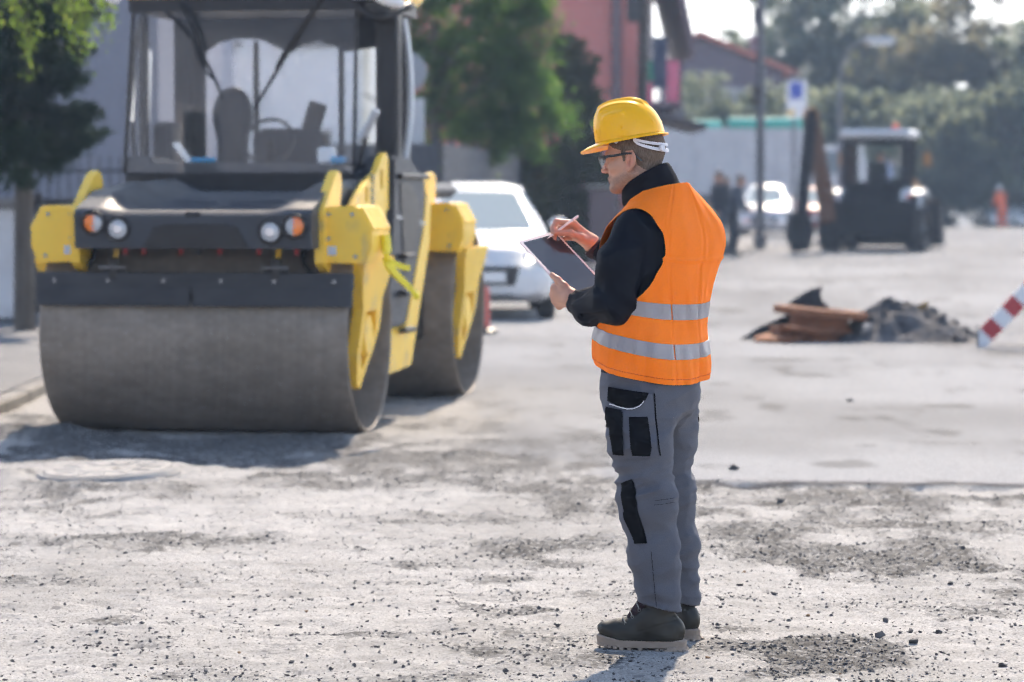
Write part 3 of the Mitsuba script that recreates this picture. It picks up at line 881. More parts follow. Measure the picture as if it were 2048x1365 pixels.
def drum_fn(p, n, uv):
    a = fbm(p.x * 5 + 3, p.y * 9, p.z * 9, 4); b = fbm(p.x * 1.3, p.y * 3, p.z * 3, 3)
    c = mix((.195, .168, .14), (.255, .222, .19), smoothstep(.3, .7, a * .6 + b * .4))
    c = c * (.85 + .1 * noise(p.x * 55 + p.y * 9, 0, 3) + .2 * noise(p.x * 34, p.y * 34, p.z * 34))
    c = mix(c, mi.Color3f(.17, .115, .08), smoothstep(.6, .8, b) * .4)
    return mix(c, mi.Color3f(.36, .35, .34), smoothstep(.84, .93, noise(p.x * 31 + 5, p.y * 38, p.z * 38)) * .3)
mat('drum_steel', proc(drum_fn), .55, .25)
mat('drum_side', proc(lambda p, n, uv: mix((.17, .15, .13), (.30, .27, .24), fbm(p.x * 9, p.y * 9, p.z * 9, 4))), .7, .1)
mat('orange_lens', (.85, .2, .015), .15, spec=.8); mat('clear_lamp', (.40, .42, .45), .12, spec=.9); mat('chrome', (.7, .7, .72), .18, 1.0)
mat('steel_bolt', (.3, .3, .31), .4, .8); mat('red_nozzle', (.33, .03, .03), .5); mat('seat_grey', (.014, .018, .027), .7, spec=.3); mat('cab_cream', (.5, .5, .5), .6); mat('sticker', (.42, .48, .6), .4)
mat('rail_grey', (.42, .45, .5), .3, .5); mat('cab_blue', (.05, .3, .55), .5); mat('white_plastic', (.75, .76, .78), .35)
scene['mat_glass'] = {'type': 'thindielectric', 'int_ior': 1.52}
roller = thing('road_roller', 'yellow and dark grey tandem road roller with an empty glazed cab', 'road roller')
rp = lambda par, name, m, mm, sm_=30, lab=None: part(par, name, m, mm, sm_, lab, M=RM)


def drum(v0):
    prof = [(0, -.70), (.56, -.70), (.612, -.74), (.622, -.97), (.630, -.994), (.638, -.998), (.647, -.990), (.65, -.97)]
    prof = prof + [(r, -u_) for r, u_ in prof[::-1]]
    d = rp(roller, 'drum', mv(lathe(prof, 128, 'x'), 0, v0, .65), 'mat_drum_steel', 25)
    for s in (1, -1):
        hb_ = rp(d, 'hub', mv(lathe([(0, 0), (.26, 0), (.27, .015), (.27, .05), (.18, .07), (.16, .20), (0, .20)] if s > 0 else [(0, -.20), (.16, -.20), (.18, -.07), (.27, -.05), (.27, -.015), (.26, 0), (0, 0)], 40, 'x'), s * .703, v0, .65), 'mat_drum_side')
        rp(hb_, 'bolt_ring', join([mv(lathe([(0, -.012), (.018, -.012), (.018, .012), (0, .012)], 6, 'x'), s * .765, v0 + .222 * math.cos(k * PI / 5), .65 + .222 * math.sin(k * PI / 5)) for k in range(10)]), 'mat_steel_bolt', False)


drum(0); drum(3.4)


def yoke(v0, du, vb):
    for s in (1, -1):
        o = du if v0 == 0 else -.03 * s + .0
        # outer housing: cross-section in (u, z)
        P = [(.80, 1.10), (.78, 1.20), (.78, 1.445), (.99, 1.455), (1.025, 1.44), (1.10, 1.31), (1.10, 1.20), (1.06, 1.09)]
        P = [(s * a + o, b) for a, b in P]
        if s < 0:
            P = P[::-1]
        y = rp(roller, 'yoke', mv(prism(P, 'y', -.62, vb, b=.018), 0, v0, 0), 'mat_roller_yellow', 25)
        for k in range(4):   # ribbed shoulder plate
            w_ = (vb + .62) / 4.4
            rp(y, 'rib', bar((s * 1.027 + o, v0 - .55 + w_ * 1.05 * k, 1.448), (s * 1.108 + o, v0 - .55 + w_ * 1.05 * k, 1.30), w_ * .7, .022, up=(s * .7, 0, .7), b=.008), 'mat_roller_yellow', 20)
        pl = [(-.60, 1.05), (-.69, 1.10), (-.70, 1.42), (-.36, 1.655), (-.29, 1.675), (-.22, 1.655), (-.19, 1.58), (-.26, 1.40), (-.28, 1.15), (-.52, 1.03)]
        rp(y, 'spike_plate', mv(prism(pl, 'x', s * .785 - .03 + o, s * .785 + .03 + o, b=.008), 0, v0, 0), 'mat_roller_yellow', 25)
        lg = [(-.50, 1.12), (.40, 1.12), (.36, 1.02), (.22, .86), (.26, .66), (.19, .54), (-.06, .28), (-.16, .31), (-.28, .50), (-.31, .80), (-.45, .98)]
        hole = [(-.20, .78), (.09, .78), (.15, .66), (.10, .57), (-.08, .40), (-.19, .52)]
        L_ = frm(to_m3(mv(prism(lg, 'x', -.035, .035, holes=[hole], b=.008), 0, v0, 0)).refine_to_length(.08))
        L_[0][:, 0] += s * (1.045 - .135 * np.clip((1.16 - L_[0][:, 2]) / .85, 0, 1))
        rp(y, 'leg', L_, 'mat_roller_yellow', 25)
        rp(y, 'axle_boss', mv(lathe([(0, -.09), (.12, -.09), (.14, -.06), (.14, .06), (.12, .09), (0, .09)], 28, 'x'), s * .90, v0, .63), 'mat_roller_yellow')
        for bx, bz in ((.83, 1.40), (.98, 1.40), (.83, 1.25), (1.0, 1.14)):
            rp(y, 'bolt', mv(lathe([(0, -.008), (.014, -.008), (.014, .008), (0, .008)], 6, 'y'), s * bx + o, v0 - .625, bz), 'mat_steel_bolt', False)
        rp(y, 'hose', tube(smoothline([(s * .72, v0 - .40, 1.22), (s * .70, v0 - .52, 1.08), (s * .80, v0 - .50, .98), (s * .96, v0 - .36, .90)], 18), .016, 7), 'mat_roller_black')
        if v0 == 0:
            rp(y, 'sticker', box(s * .85 + o, v0 - .6225, 1.175, .055, .006, .055), 'mat_sticker')
    rp(roller, 'cross_beam', mv(box(0, .2, 1.395, 1.56, .25, .10, .02), 0, v0, 0), 'mat_roller_yellow')


yoke(0, .045, -.08); yoke(3.4, 0, -.12)

# scraper with its rubber blade, brackets, spray bar
sc = rp(roller, 'scraper', box(.02, -.655, .985, 2.04, .035, .105, .006), 'mat_rubber')
rp(sc, 'blade', rot(box(-.50, -.665, .885, .995, .025, .115, .004), (1, 0, 0), -4, (0, -.665, .94)), 'mat_rubber')
rp(sc, 'blade', rot(box(.525, -.665, .885, 1.02, .025, .115, .004), (1, 0, 0), -4, (0, -.665, .94)), 'mat_rubber')
for u_ in (-.88, -.53, -.17, .2, .54, .92):
    rp(sc, 'bolt', mv(lathe([(0, -.008), (.013, -.008), (.013, .008), (0, .008)], 8, 'y'), u_, -.677, .985), 'mat_steel_bolt', False)
for u_ in (-.50, .545):
    b = rp(sc, 'bracket', join([box(u_, -.65, 1.06, .06, .05, .14, .01), box(u_ - .055, -.64, 1.045, .05, .03, .05, .01), box(u_ + .055, -.64, 1.045, .05, .03, .05, .01)]), 'mat_roller_black')
    rp(b, 'stay', tube([(u_, -.63, 1.10), (u_ + .02, -.56, 1.30)], .018, 8), 'mat_roller_yellow')
    rp(b, 'pin', tube([(u_ - .09, -.67, 1.07), (u_ + .09, -.67, 1.07)], .012, 8), 'mat_steel_bolt')
sb = rp(roller, 'spray_bar', tube([(-.72, -.66, 1.205), (.74, -.66, 1.205)], .017, 10), 'mat_drum_side')
for u_, mm in ((-.42, 'red_nozzle'), (-.30, 'red_nozzle'), (-.06, 'red_nozzle'), (.06, 'roller_black'), (.19, 'red_nozzle'), (.44, 'red_nozzle'), (.68, 'red_nozzle')):
    rp(sb, 'nozzle', join([tube([(u_, -.66, 1.20), (u_, -.67, 1.15)], [.020, .014], 10)]), 'mat_' + mm)

# bonnet: one moulded cover
uu = np.linspace(-.755, .755, 76); vv = np.linspace(-.87, .86, 64)
UU, VV = np.meshgrid(uu, vv)
au = np.abs(UU)
zt = 1.425 + .145 * sm(-.85, .75, VV)
zt = zt + .105 * sm(.46, .62, au) * sm(-.95, -.45, VV) * (1 - sm(-.1, .45, VV) * .55) - .05 * sm(.70, .755, au) * sm(-.5, .3, VV)
pan = (1 - sm(.40, .50, au)) * sm(-.74, -.60, VV)
zt = zt - .028 * pan
for c_, w_ in ((-.35, .10), (-.12, .16)):
    e = VV - c_ - .55 * np.clip(au - .18, 0, 1)
    zt = zt + .022 * np.exp(-((e) / .028) ** 4) * (au < .36) * (au > .05)
vb = VV + .0
# rounded front edge and lamp pods
front = sm(-.87, -.83, VV)
zt = zt - .03 * (1 - front)
bot = 1.19 + .17 * sm(-.84, -.78, VV) * (1 - sm(.70, .745, au))
nv, nu_ = UU.shape
Vt = np.stack([UU + .075, VV - .03 * np.exp(-((au - .60) / .2) ** 2) * (1 - sm(-.87, -.6, VV)), zt], -1)
Vb = np.stack([UU + .075, VV, bot], -1)
i, j = np.meshgrid(np.arange(nv - 1), np.arange(nu_ - 1), indexing='ij')
qt = np.stack([i * nu_ + j, i * nu_ + j + 1, (i + 1) * nu_ + j + 1, (i + 1) * nu_ + j], -1).reshape(-1, 4)
edge = [(0, k) for k in range(nu_)] + [(k, nu_ - 1) for k in range(1, nv)] + [(nv - 1, k) for k in range(nu_ - 2, -1, -1)] + [(k, 0) for k in range(nv - 2, 0, -1)]
ei = A([a * nu_ + b for a, b in edge]); N_ = nv * nu_
en_ = np.roll(ei, -1)
hood = (np.vstack([Vt.reshape(-1, 3), Vb.reshape(-1, 3)]), np.vstack([tri(qt), tri(qt[:, ::-1]) + N_, tri(np.stack([ei, ei + N_, en_ + N_, en_], 1))]))
hdk = rp(roller, 'bonnet', hood, 'mat_roller_slate', 35)
rp(hdk, 'grille_panel', prism([(-.24, 1.20), (.43, 1.20), (.36, 1.325), (.29, 1.34), (-.09, 1.34), (-.17, 1.325)], 'y', -.889, -.865, b=.006), 'mat_roller_black', lab='sunken dark panel between the lamps')
for u_, z_, kind in ((-.555, 1.35, 'turn'), (-.40, 1.31, 'head'), (.57, 1.295, 'head'), (.725, 1.33, 'turn')):
    y_ = -.895 if kind == 'turn' else -.885
    L_ = rp(hdk, 'lamp', mv(rot(lathe([(.070, .03), (.080, .0), (.078, -.014), (.066, -.016), (.063, .0), (.062, .02)], 36, 'y', False), (0, 0, 1), 0), u_, y_, z_), 'mat_roller_black')
    a = np.linspace(0, 2 * PI, 33)[:-1]
    def half(sign, m, nm):
        R = []
        for k in np.linspace(0, 1, 7):
            rr_ = .058 * k
            x = rr_ * np.cos(a); z = rr_ * np.sin(a)
            if sign:
                x = np.where(x * sign > -.012, x, -.012 * sign)
            R.append(np.stack([u_ + x, y_ - .012 * (1 - k * k) + .0 * x - .004 * (sign == 0), z_ + z], -1))
        R.append(R[-1] + A([0, .022, 0]))
        rp(L_, nm, loft(A(R)), m)
    if kind == 'head':
        half(0, 'mat_clear_lamp', 'lens')
        rp(L_, 'reflector', mv(lathe([(0, -.004), (.026, -.004), (.030, .0), (.026, .004), (0, .004)], 24, 'y'), u_, y_ - .016, z_), 'mat_chrome')
    else:
        half(-1 if u_ < 0 else 1, 'mat_orange_lens', 'turn_lens'); half(1 if u_ < 0 else -1, 'mat_clear_lamp', 'lens')

# frame plates, middle body
fp_ = [(-.05, 1.18), (-.10, 1.44), (.02, 1.50), (.30, 1.60), (.62, 1.665), (.80, 1.775), (.90, 1.80), (.98, 1.76), (.98, 1.42), (.90, 1.40), (.88, .98), (.62, .88), (.30, 1.0)]
slot = lambda v, z, w, h: rrect(v - w / 2, z - h / 2, v + w / 2, z + h / 2, w * .45, 4)


for s in (1,):
    f = rp(roller, 'frame_plate', prism(fp_, 'x', s * .885 - .022, s * .885 + .022, holes=[slot(.30, 1.52, .07, .10), slot(.76, 1.62, .08, .14), slot(.55, 1.12, .06, .10)], b=.006), 'mat_roller_yellow')
    rp(f, 'inner_web', box2((s * .80 - .03, -.1, 1.12), (s * .80 + .03, .95, 1.45), .01), 'mat_roller_black')
tx_ = meshkit.text_mesh('BOMAG', .075, .004, True)
tv = np.array(tx_.vertices)
tm = (np.stack([.908 + tv[:, 2], .50 - tv[:, 1], 1.30 + tv[:, 0] * .92], 1), np.array(tx_.faces))
rp('road_roller__frame_plate', 'lettering', tm, 'mat_roller_black', False, 'dark brand lettering running up the yellow plate')
core = rp(roller, 'chassis', join([box2((-.78, .35, .45), (.78, 2.9, 1.18), .03), box2((-.7, .60, 1.18), (.7, 2.8, 1.48), .02)]), 'mat_roller_black')
gb = [(1.02, 1.78), (1.55, 1.77), (2.02, 1.64), (2.05, 1.50), (1.96, 1.26), (1.36, .62), (.74, .63), (.90, 1.02), (.99, 1.44)]
for s in (1, -1):
    g = rp(roller, 'side_cover', prism(gb, 'x', s * .84 - .10, s * .84 + .10, b=.03), 'mat_roller_slate')
    rp(g, 'recess_panel', prism([(1.16, 1.60), (1.56, 1.58), (1.86, 1.42), (1.70, 1.18), (1.30, .98)], 'x', s * .945 - .006, s * .945 + .004), 'mat_roller_black')
    rp(g, 'seam', prism([(1.05, 1.36), (1.99, 1.30), (1.99, 1.32), (1.05, 1.38)], 'x', s * .945 - .006, s * .945 + .003), 'mat_rail_grey')
    yb = [(.74, .625), (1.36, .61), (1.96, 1.25), (2.10, 1.55), (2.26, 1.50), (2.20, 1.16), (1.56, .33), (.80, .31)]
    rp(roller, 'side_tank', prism(yb, 'x', s * .85 - .10, s * .85 + .09, b=.025), 'mat_roller_yellow')
rp(roller, 'rear_bonnet', join([box2((-.74, 2.2, 1.48), (.74, 4.3, 1.60), .05), box2((-.62, 2.35, 1.6), (.62, 4.1, 1.66), .04)]), 'mat_roller_slate')

# ---- cab
cab = rp(roller, 'cab', join([prism([(-.93, .98), (.66, .98), (.90, 1.32), (.88, 2.10), (-.90, 2.10), (-.95, 1.30)], 'z', 1.50, 1.66, b=.015), box2((-.75, .80, 1.49), (.70, 1.0, 1.52))]), 'mat_roller_black')
rp(cab, 'floor', box2((-.85, 1.02, 1.45), (.80, 2.08, 1.50)), 'mat_roller_black')
rp(cab, 'deck_edge', box2((-.90, .79, 1.515), (-.40, .83, 1.535), .004), 'mat_roller_yellow')
rp(cab, 'deck_edge', box2((.36, .79, 1.515), (.70, .83, 1.535), .004), 'mat_roller_yellow')
rf = rp(cab, 'roof', prism([(-.92, .90), (.76, .90), (.92, 1.15), (.90, 2.2), (-.92, 2.2), (-.96, 1.15)], 'z', 2.84, 3.02, b=.05), 'mat_roller_yellow')
rp(rf, 'lining', prism([(-.89, .96), (.70, .96), (.88, 1.25), (.86, 2.14), (-.88, 2.14), (-.91, 1.25)], 'z', 2.755, 2.84), 'mat_roller_black')
for nm, P in (('front_post', [(-.935, .985, 1.66), (-.865, .985, 2.76)]), ('front_post', [(.665, .985, 1.66), (.69, .985, 2.76)])):
    rp(cab, nm, bar(*P, .022, .03, up=(0, 1, 0), b=.006), 'mat_roller_black')
rp(cab, 'side_post', box2((.745, 1.29, 1.66), (.905, 1.47, 2.76), .02), 'mat_roller_black')
rp(cab, 'side_post', box2((-.94, 1.32, 1.66), (-.88, 1.42, 2.76), .02), 'mat_roller_black')
rp(cab, 'rear_post', box2((.76, 2.02, 1.66), (.83, 2.09, 2.76), .02), 'mat_roller_black')
rp(cab, 'rear_post', box2((-.88, 1.98, 1.66), (-.74, 2.08, 2.76), .02), 'mat_seat_grey')
rh = [[-.74, 1.66], [.76, 1.66], [.76, 2.755], [-.74, 2.755]]
hl_ = []
for t_ in np.linspace(0, 1, 14):   # rear window opening with a shaped top edge
    u_ = -.66 + 1.34 * t_
    hl_.append((u_, 2.62 - (.10 * math.exp(-((u_ + .05) / .12) ** 2) + .10 * math.exp(-((u_ - .40) / .16) ** 2)) - .09 * max(0, abs(u_) - .52) / .14))
rp(cab, 'rear_frame', prism(rh, 'y', 2.03, 2.075, holes=[[(-.66, 1.74), (.68, 1.74)] + hl_[::-1]]), 'mat_seat_grey')
rp(cab, 'rear_bar', box2((-.30, 2.02, 1.74), (-.26, 2.03, 2.6)), 'mat_roller_black')
rp(cab, 'rear_bar', box2((.32, 2.02, 1.74), (.36, 2.03, 2.6)), 'mat_seat_grey')


def pane(P, name='windscreen'):
    P = A(P, float); n_ = len(P)
    rp(cab, name, (P, A([[0, k, k + 1] for k in range(1, n_ - 1)])), 'mat_glass', False)


pane([(-.92, .99, 1.67), (.655, .99, 1.67), (.68, .99, 2.755), (-.855, .99, 2.755)])
pane([(.675, 1.0, 1.67), (.742, 1.30, 1.67), (.742, 1.30, 2.755), (.695, 1.0, 2.755)], 'corner_pane')
pane([(-.93, 1.0, 1.67), (-.93, 1.32, 1.67), (-.91, 1.32, 2.755), (-.87, 1.0, 2.755)], 'corner_pane')
pane([(.86, 1.48, 1.67), (.80, 2.02, 1.67), (.80, 2.02, 2.755), (.86, 1.48, 2.755)], 'door_pane')
pane([(-.92, 1.43, 1.67), (-.86, 1.98, 1.67), (-.86, 1.98, 2.755), (-.90, 1.43, 2.755)], 'door_pane')
pane([(-.66, 2.052, 1.75), (.68, 2.052, 1.75), (.68, 2.052, 2.5), (-.66, 2.052, 2.5)], 'rear_pane')
# inside
st_ = rp(cab, 'seat', xf(surface(lambda q: smin(smin(sd_ell(q, (0, 0, .50), (.145, .06, .19)), sd_box(q, (0, .0, .22), (.11, .05, .26), .04), .06), sd_box(q, (0, -.2, .0), (.26, .27, .07), .05), .08), (-.4, -.6, -.15), (.4, .2, .8), .022, 1), M4(t=(-.37, 1.72, 1.58))), 'mat_seat_grey', True)
rp(cab, 'console', join([prism([(-.12, 1.66), (.36, 1.66), (.38, 1.93), (.30, 1.97), (-.05, 1.97), (-.12, 1.90)], 'y', 1.30, 1.50, b=.02), box2((-.02, 1.38, 1.5), (.24, 1.48, 1.68))]), 'mat_seat_grey')
rp(cab, 'monitor', rot(box(.30, 1.38, 2.05, .13, .03, .20, .01), (0, 1, 0), 18, (.30, 1.38, 2.05)), 'mat_roller_black')
wh = [(.02 + .17 * math.cos(a), 1.22 + .08 * math.sin(a), 1.88 + .15 * math.sin(a)) for a in np.arange(28) * 2 * PI / 28]
w_ = rp(cab, 'steering_wheel', tube(wh, .013, 8, closed=True), 'mat_roller_black', True)
rp(w_, 'column', tube([(.02, 1.22, 1.88), (.02, 1.30, 1.66)], .03, 8), 'mat_roller_black')
rp(cab, 'dashboard', prism([(-.90, 1.66), (.64, 1.66), (.60, 1.70), (.30, 1.735), (-.5, 1.735), (-.86, 1.72)], 'y', 1.01, 1.24, b=.01), 'mat_roller_slate')
rp(cab, 'side_console', box2((-.88, 1.45, 1.66), (-.74, 1.75, 2.02), .03), 'mat_seat_grey')
rp(cab, 'folded_paper', rot(box(-.56, 1.12, 1.80, .03, .09, .17, .004), (0, 1, 0), -38, (-.56, 1.12, 1.80)), 'mat_white_plastic', lab='white folded paper standing on the dashboard')
rp(cab, 'blue_cloth', box(-.42, 1.14, 1.752, .17, .08, .035, .012), 'mat_cab_blue')
rp(cab, 'blue_cloth', box(.53, 1.12, 1.75, .10, .08, .05, .012), 'mat_cab_blue')
rp(cab, 'white_jug', join([box(.44, 1.16, 1.78, .12, .1, .12, .02)]), 'mat_white_plastic')
# wipers, cables, mirrors, lamps, handrails
for nm, P in (('wiper', [(-.02, .975, 2.10), (.10, .96, 2.28), (.27, .962, 2.55), (.44, .975, 2.80)]), ('wiper', [(-.24, .975, 2.17), (-.33, .96, 2.38), (-.46, .962, 2.58), (-.70, .975, 2.80)]), ('wiper_arm', [(.14, .955, 2.36), (.30, .945, 2.62), (.46, .96, 2.82)]), ('wiper_arm', [(-.36, .955, 2.44), (-.40, .95, 2.62), (-.52, .95, 2.84)])):
    rp(cab, nm, tube(smoothline(P, 16), .011 if nm == 'wiper' else .014, 6), 'mat_roller_black')
rp(cab, 'cable', tube(smoothline([(-.55, .955, 2.84), (-.46, .94, 2.66), (-.42, .945, 2.5), (-.30, .95, 2.3)], 20), .009, 6), 'mat_roller_black')
lm = rp(cab, 'work_lamp', join([box(.80, .86, 2.86, .26, .18, .14, .04)]), 'mat_roller_black')
rp(lm, 'lens', box(.80, .765, 2.86, .2, .02, .1, .01), 'mat_clear_lamp')
rp(lm, 'bracket', tube(smoothline([(.72, .95, 2.80), (.84, .92, 2.70), (.96, 1.0, 2.74), (.98, 1.25, 2.78)], 14), .028, 8), 'mat_roller_black')
mr = rp(cab, 'mirror', surface(lambda q: sd_ell(q, (0, 0, 0), (.15, .05, .055), rotm((0, 1, 0), 24)), (-.2, -.12, -.14), (.2, .12, .14), .016), 'mat_white_plastic', True)
scene[mr] = mikit.ply(xf(surface(lambda q: sd_ell(q, (0, 0, 0), (.15, .05, .055), rotm((0, 1, 0), 24)), (-.2, -.12, -.14), (.2, .12, .14), .016), RM @ M4(t=(.92, .80, 2.83))), 'mat_white_plastic', True)
rp(mr, 'arm', tube([(.80, .98, 2.92), (.95, .85, 2.90), (1.10, .82, 2.86)], .016, 8), 'mat_roller_black')
mr2 = rp(cab, 'mirror', box(-.98, .92, 2.86, .12, .06, .10, .03), 'mat_white_plastic')
mr3 = rp(cab, 'small_mirror', rot(box(.80, .86, 1.98, .035, .13, .24, .015), (0, 1, 0), 28, (.80, .86, 1.98)), 'mat_rail_grey')
rp(mr3, 'stalk', tube([(.72, .92, 1.70), (.74, .88, 1.80), (.78, .86, 1.90)], .014, 8), 'mat_roller_black')
rp(cab, 'lamp_box', box(.78, .93, 1.60, .20, .10, .16, .02), 'mat_seat_grey')
rp(cab, 'handrail', tube(smoothline([(.90, 1.50, 1.70), (.93, 1.52, 1.9), (.93, 1.52, 2.5), (.90, 1.50, 2.72)], 20), .022, 10), 'mat_rail_grey')
rp(cab, 'handrail', tube([(-.97, 1.36, 1.70), (-.99, 1.36, 1.9), (-.98, 1.36, 2.5), (-.93, 1.36, 2.7)], .018, 8), 'mat_roller_black')
rp(cab, 'step', join([box2((.86, 1.10, 1.62), (.98, 2.0, 1.66), .01)]), 'mat_roller_black')

# hinges, grab bar, filler cap, exhaust
rp(hdk, 'hinge', box(-.30, .84, 1.56, .12, .05, .03, .008), 'mat_roller_black')
rp(hdk, 'hinge', box(.45, .84, 1.56, .12, .05, .03, .008), 'mat_roller_black')
rp(hdk, 'latch', box(.075, -.86, 1.40, .10, .03, .035, .008), 'mat_roller_black')
for z_ in (1.45, 1.20, .95):
    rp(roller, 'foot_rung', box(.985, 1.22, z_ - .35, .06, .32, .035, .008), 'mat_roller_black')
# things hanging on the roller and standing behind it
mat('ribbon_yellow', (.85, .72, .03), .35)
t = thing('warning_strap', 'bright yellow plastic strap dangling from the right yoke of the roller', 'strap')
part(t, 'buckle', tube([(1.172, -.34, 1.27), (1.178, -.34, 1.16)], [.03, .034], 12), 'mat_ribbon_yellow', 40, M=RM)
part(t, 'band', ribbon(smoothline([(1.18, -.34, 1.17), (1.19, -.36, 1.09), (1.23, -.30, 1.02), (1.29, -.24, .95), (1.34, -.22, .89)], 16), .03, np.linspace(.05, .03, 16)), 'mat_ribbon_yellow', 40, M=RM)
part(t, 'band', ribbon(smoothline([(1.185, -.34, 1.12), (1.24, -.30, 1.08), (1.31, -.26, 1.06)], 12), .028, .035), 'mat_ribbon_yellow', 40, M=RM)
part(t, 'end_knot', mv((ico(2)[0] * A([.022, .02, .026]), ico(2)[1]), 1.345, -.22, .885), 'mat_ribbon_yellow', True, M=RM)
mat('post_red', (.5, .11, .09), .5)
t = thing('traffic_post', 'short dull red traffic post on a dark rubber foot behind the rear drum', 'traffic post')
part(t, 'body', lathe([(.0, .05), (.055, .05), (.05, .42), (.042, .47), (.03, .49), (0, .49)], 20), 'mat_post_red', 40, M=M4(t=(-.285, 31.5, .03)))
part(t, 'foot', lathe([(0, 0), (.14, 0), (.135, .03), (.06, .06), (0, .06)], 24), 'mat_roller_black', 40, M=M4(t=(-.285, 31.5, .03)))
# ------------------------------------------------------------------ cars, truck, backhoe loader
mat('car_white', (.62, .63, .65), .25, spec=.5, clearcoat=.6); mat('car_silver', (.62, .62, .64), .25, .3, clearcoat=.6); mat('car_red', (.35, .04, .05), .3, clearcoat=.5)
mat('car_glass', (.20, .25, .28), .06, .3, spec=1.0); mat('tyre', (.015, .015, .017), .8); mat('rim', (.45, .46, .48), .35, .7); mat('car_black', (.012, .013, .016), .45); mat('plate_white', (.72, .73, .74), .4)
scene['mat_lit_lamp'] = {'type': 'diffuse', 'reflectance': {'type': 'rgb', 'value': [.8, .8, .78]}}


def facing(x, y, deg, z=0.0):
    """vehicle frame: local x forward, y left; deg 0 heads at the camera, positive turns its nose to the picture's left"""
    a = math.radians(deg)
    f = A([-math.sin(a), -math.cos(a), 0]); l = A([math.cos(a), -math.sin(a), 0])
    return M4(np.stack([f, l, [0, 0, 1]], 1), (x, y, z))


def wheel(par, M, x, y, r, w, rim=True):
    s = 1 if y > 0 else -1
    t = part(par, 'wheel', mv(lathe([(r * .62, -w / 2), (r * .9, -w / 2), (r * .985, -w * .38), (r, -w * .2), (r, w * .2), (r * .985, w * .38), (r * .9, w / 2), (r * .62, w / 2), (r * .6, w * .3), (r * .6, -w * .3)], 40, 'y', False), x, y, r), 'mat_tyre', 40, M=M)
    d = join([lathe([(0, -w * .28), (r * .61, -w * .28), (r * .63, -w * .1), (r * .63, w * .3), (r * .60, w * .3), (r * .57, w * .1), (r * .2, w * .16), (r * .16, w * .34), (0, w * .34)] if s > 0 else [(0, -w * .34), (r * .16, -w * .34), (r * .2, -w * .16), (r * .57, -w * .1), (r * .60, -w * .3), (r * .63, -w * .3), (r * .63, w * .1), (r * .61, w * .28), (0, w * .28)], 36, 'y')])
    part(t, 'rim', mv(d, x, y, r), 'mat_rim', 30, M=M)
    return t


